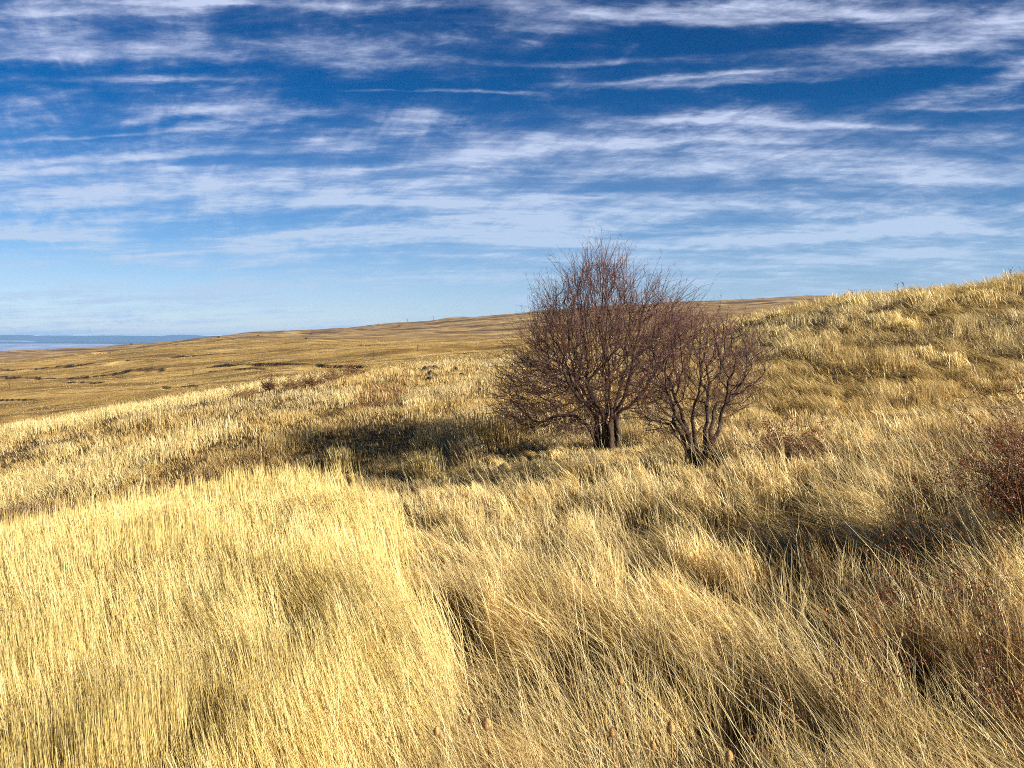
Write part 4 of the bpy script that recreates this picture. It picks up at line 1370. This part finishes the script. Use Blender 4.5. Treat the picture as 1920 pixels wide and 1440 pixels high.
def far_post(u, v, hpx, label):
    x_, y_ = pick(u, v, 0, 600, 2600)
    if y_ > 2500:
        y_ = 1350; x_ = (u - 960) / F * y_
    h_ = hpx * y_ / F; rd = .25 * y_ / 1024
    V, Fc = tubes([([(0, 0, -1), (0, 0, h_ * .5), (0, 0, h_)], [rd, rd * .9, rd * .8])], 6)
    root = mesh_obj('utility_pole', V, Fc, M_POST); root.location = (x_, y_, g1(x_, y_))
    V, Fc = tubes([([(-h_ * .13, 0, h_ * .9), (0, 0, h_ * .9), (h_ * .13, 0, h_ * .9)], [rd * .5] * 3)], 4)
    mesh_obj('crossarm', V, Fc, M_POST, root)
    tag(root, label, 'pole', 'poles along the far skyline')
for (u, v, h_, lb) in [(710, 610, 5, 'leftmost thin pole on the far hill skyline'), (764, 605, 7, 'thin pole on the skyline between the leftmost and tallest'),
                       (813, 601, 8, 'tallest thin pole on the far hill skyline'), (905, 593, 5, 'thin pole on the skyline just left of the larger tree')]:
    far_post(u, v, h_, lb)

def crest_weed(u, v, hpx, label, seed):
    r_ = random.Random(seed)
    Y0 = np.linspace(20, 60, 400); X0 = (u - 960) / F * Y0
    e_ = (ground(X0, Y0) - CZ) / Y0
    i = int(e_.argmax()); x_, y_ = X0[i], Y0[i] - .3
    h_ = hpx * y_ / F * .6 + .40
    root = empty('weed_stalk', (x_, y_, g1(x_, y_))); tag(root, label, 'weed', 'weed stalks on the hill crest')
    ch = [([(0, 0, -.05), (.02, 0, h_ * .5), (0, 0, h_)], [.008, .007, .005])]; hd = [(0, 0, h_)]
    for _ in range(5):
        z_ = h_ * r_.uniform(.55, .9); an = r_.uniform(0, 6.28); ln = r_.uniform(.08, .22)
        e2 = (math.cos(an) * ln, math.sin(an) * ln, z_ + ln * .7); ch.append(([(0, 0, z_), e2], [.006, .004])); hd.append(e2)
    V, Fc = tubes(ch, 4); mesh_obj('stem', V, Fc, M_DARKHEAD, root)
    V = []; Fc = []
    for c_ in hd:
        b = len(V); rr = .020
        V += [Vector(c_) + Vector(d) * rr for d in ((1, 0, 0), (0, 1, 0), (-1, 0, 0), (0, -1, 0), (0, 0, 1.3), (0, 0, -1))]
        Fc += [(b + 4, b, b + 1), (b + 4, b + 1, b + 2), (b + 4, b + 2, b + 3), (b + 4, b + 3, b), (b + 5, b + 1, b), (b + 5, b + 2, b + 1), (b + 5, b + 3, b + 2), (b + 5, b, b + 3)]
    mesh_obj('seed_heads', V, Fc, M_DARKHEAD, root)
for i, (u, v, h_, lb) in enumerate([(1674, 535, 12, 'left one of two dark weed stalks on the middle of the crest'), (1685, 534, 11, 'right one of two dark weed stalks on the middle of the crest'),
                                    (1880, 507, 10, 'dark branching weed near the top right end of the crest'), (1905, 505, 9, 'last dark weed stalk at the right end of the crest'), (1590, 548, 8, 'short dark weed on the crest left of the pair')]):
    crest_weed(u, v, h_, lb, i + 120)

# ------------------------------------------------------------------ air
bpy.ops.mesh.primitive_cube_add(size=1)
hz_o = bpy.context.object
hz_o.name = 'haze'
hz_o.data.name = 'haze'
top_z = CZ + 150; bot_z = CZ - 270
hz_o.scale = (56000, 36000, top_z - bot_z)
hz_o.location = (0, 1000, (top_z + bot_z) / 2)
m, q = new_mat('haze_air')
vol = q.n('ShaderNodeVolumePrincipled')
vol.inputs['Color'].default_value = (.30, .54, .97, 1)
vol.inputs['Density'].default_value = 7.5e-5
vol.inputs['Anisotropy'].default_value = 0.0
oo = q.n('ShaderNodeOutputMaterial')
q.t.links.new(vol.outputs[0], oo.inputs['Volume'])
hz_o.data.materials.append(m)
tag(hz_o, 'thin blue air over the distant valley', 'haze', kind='stuff')
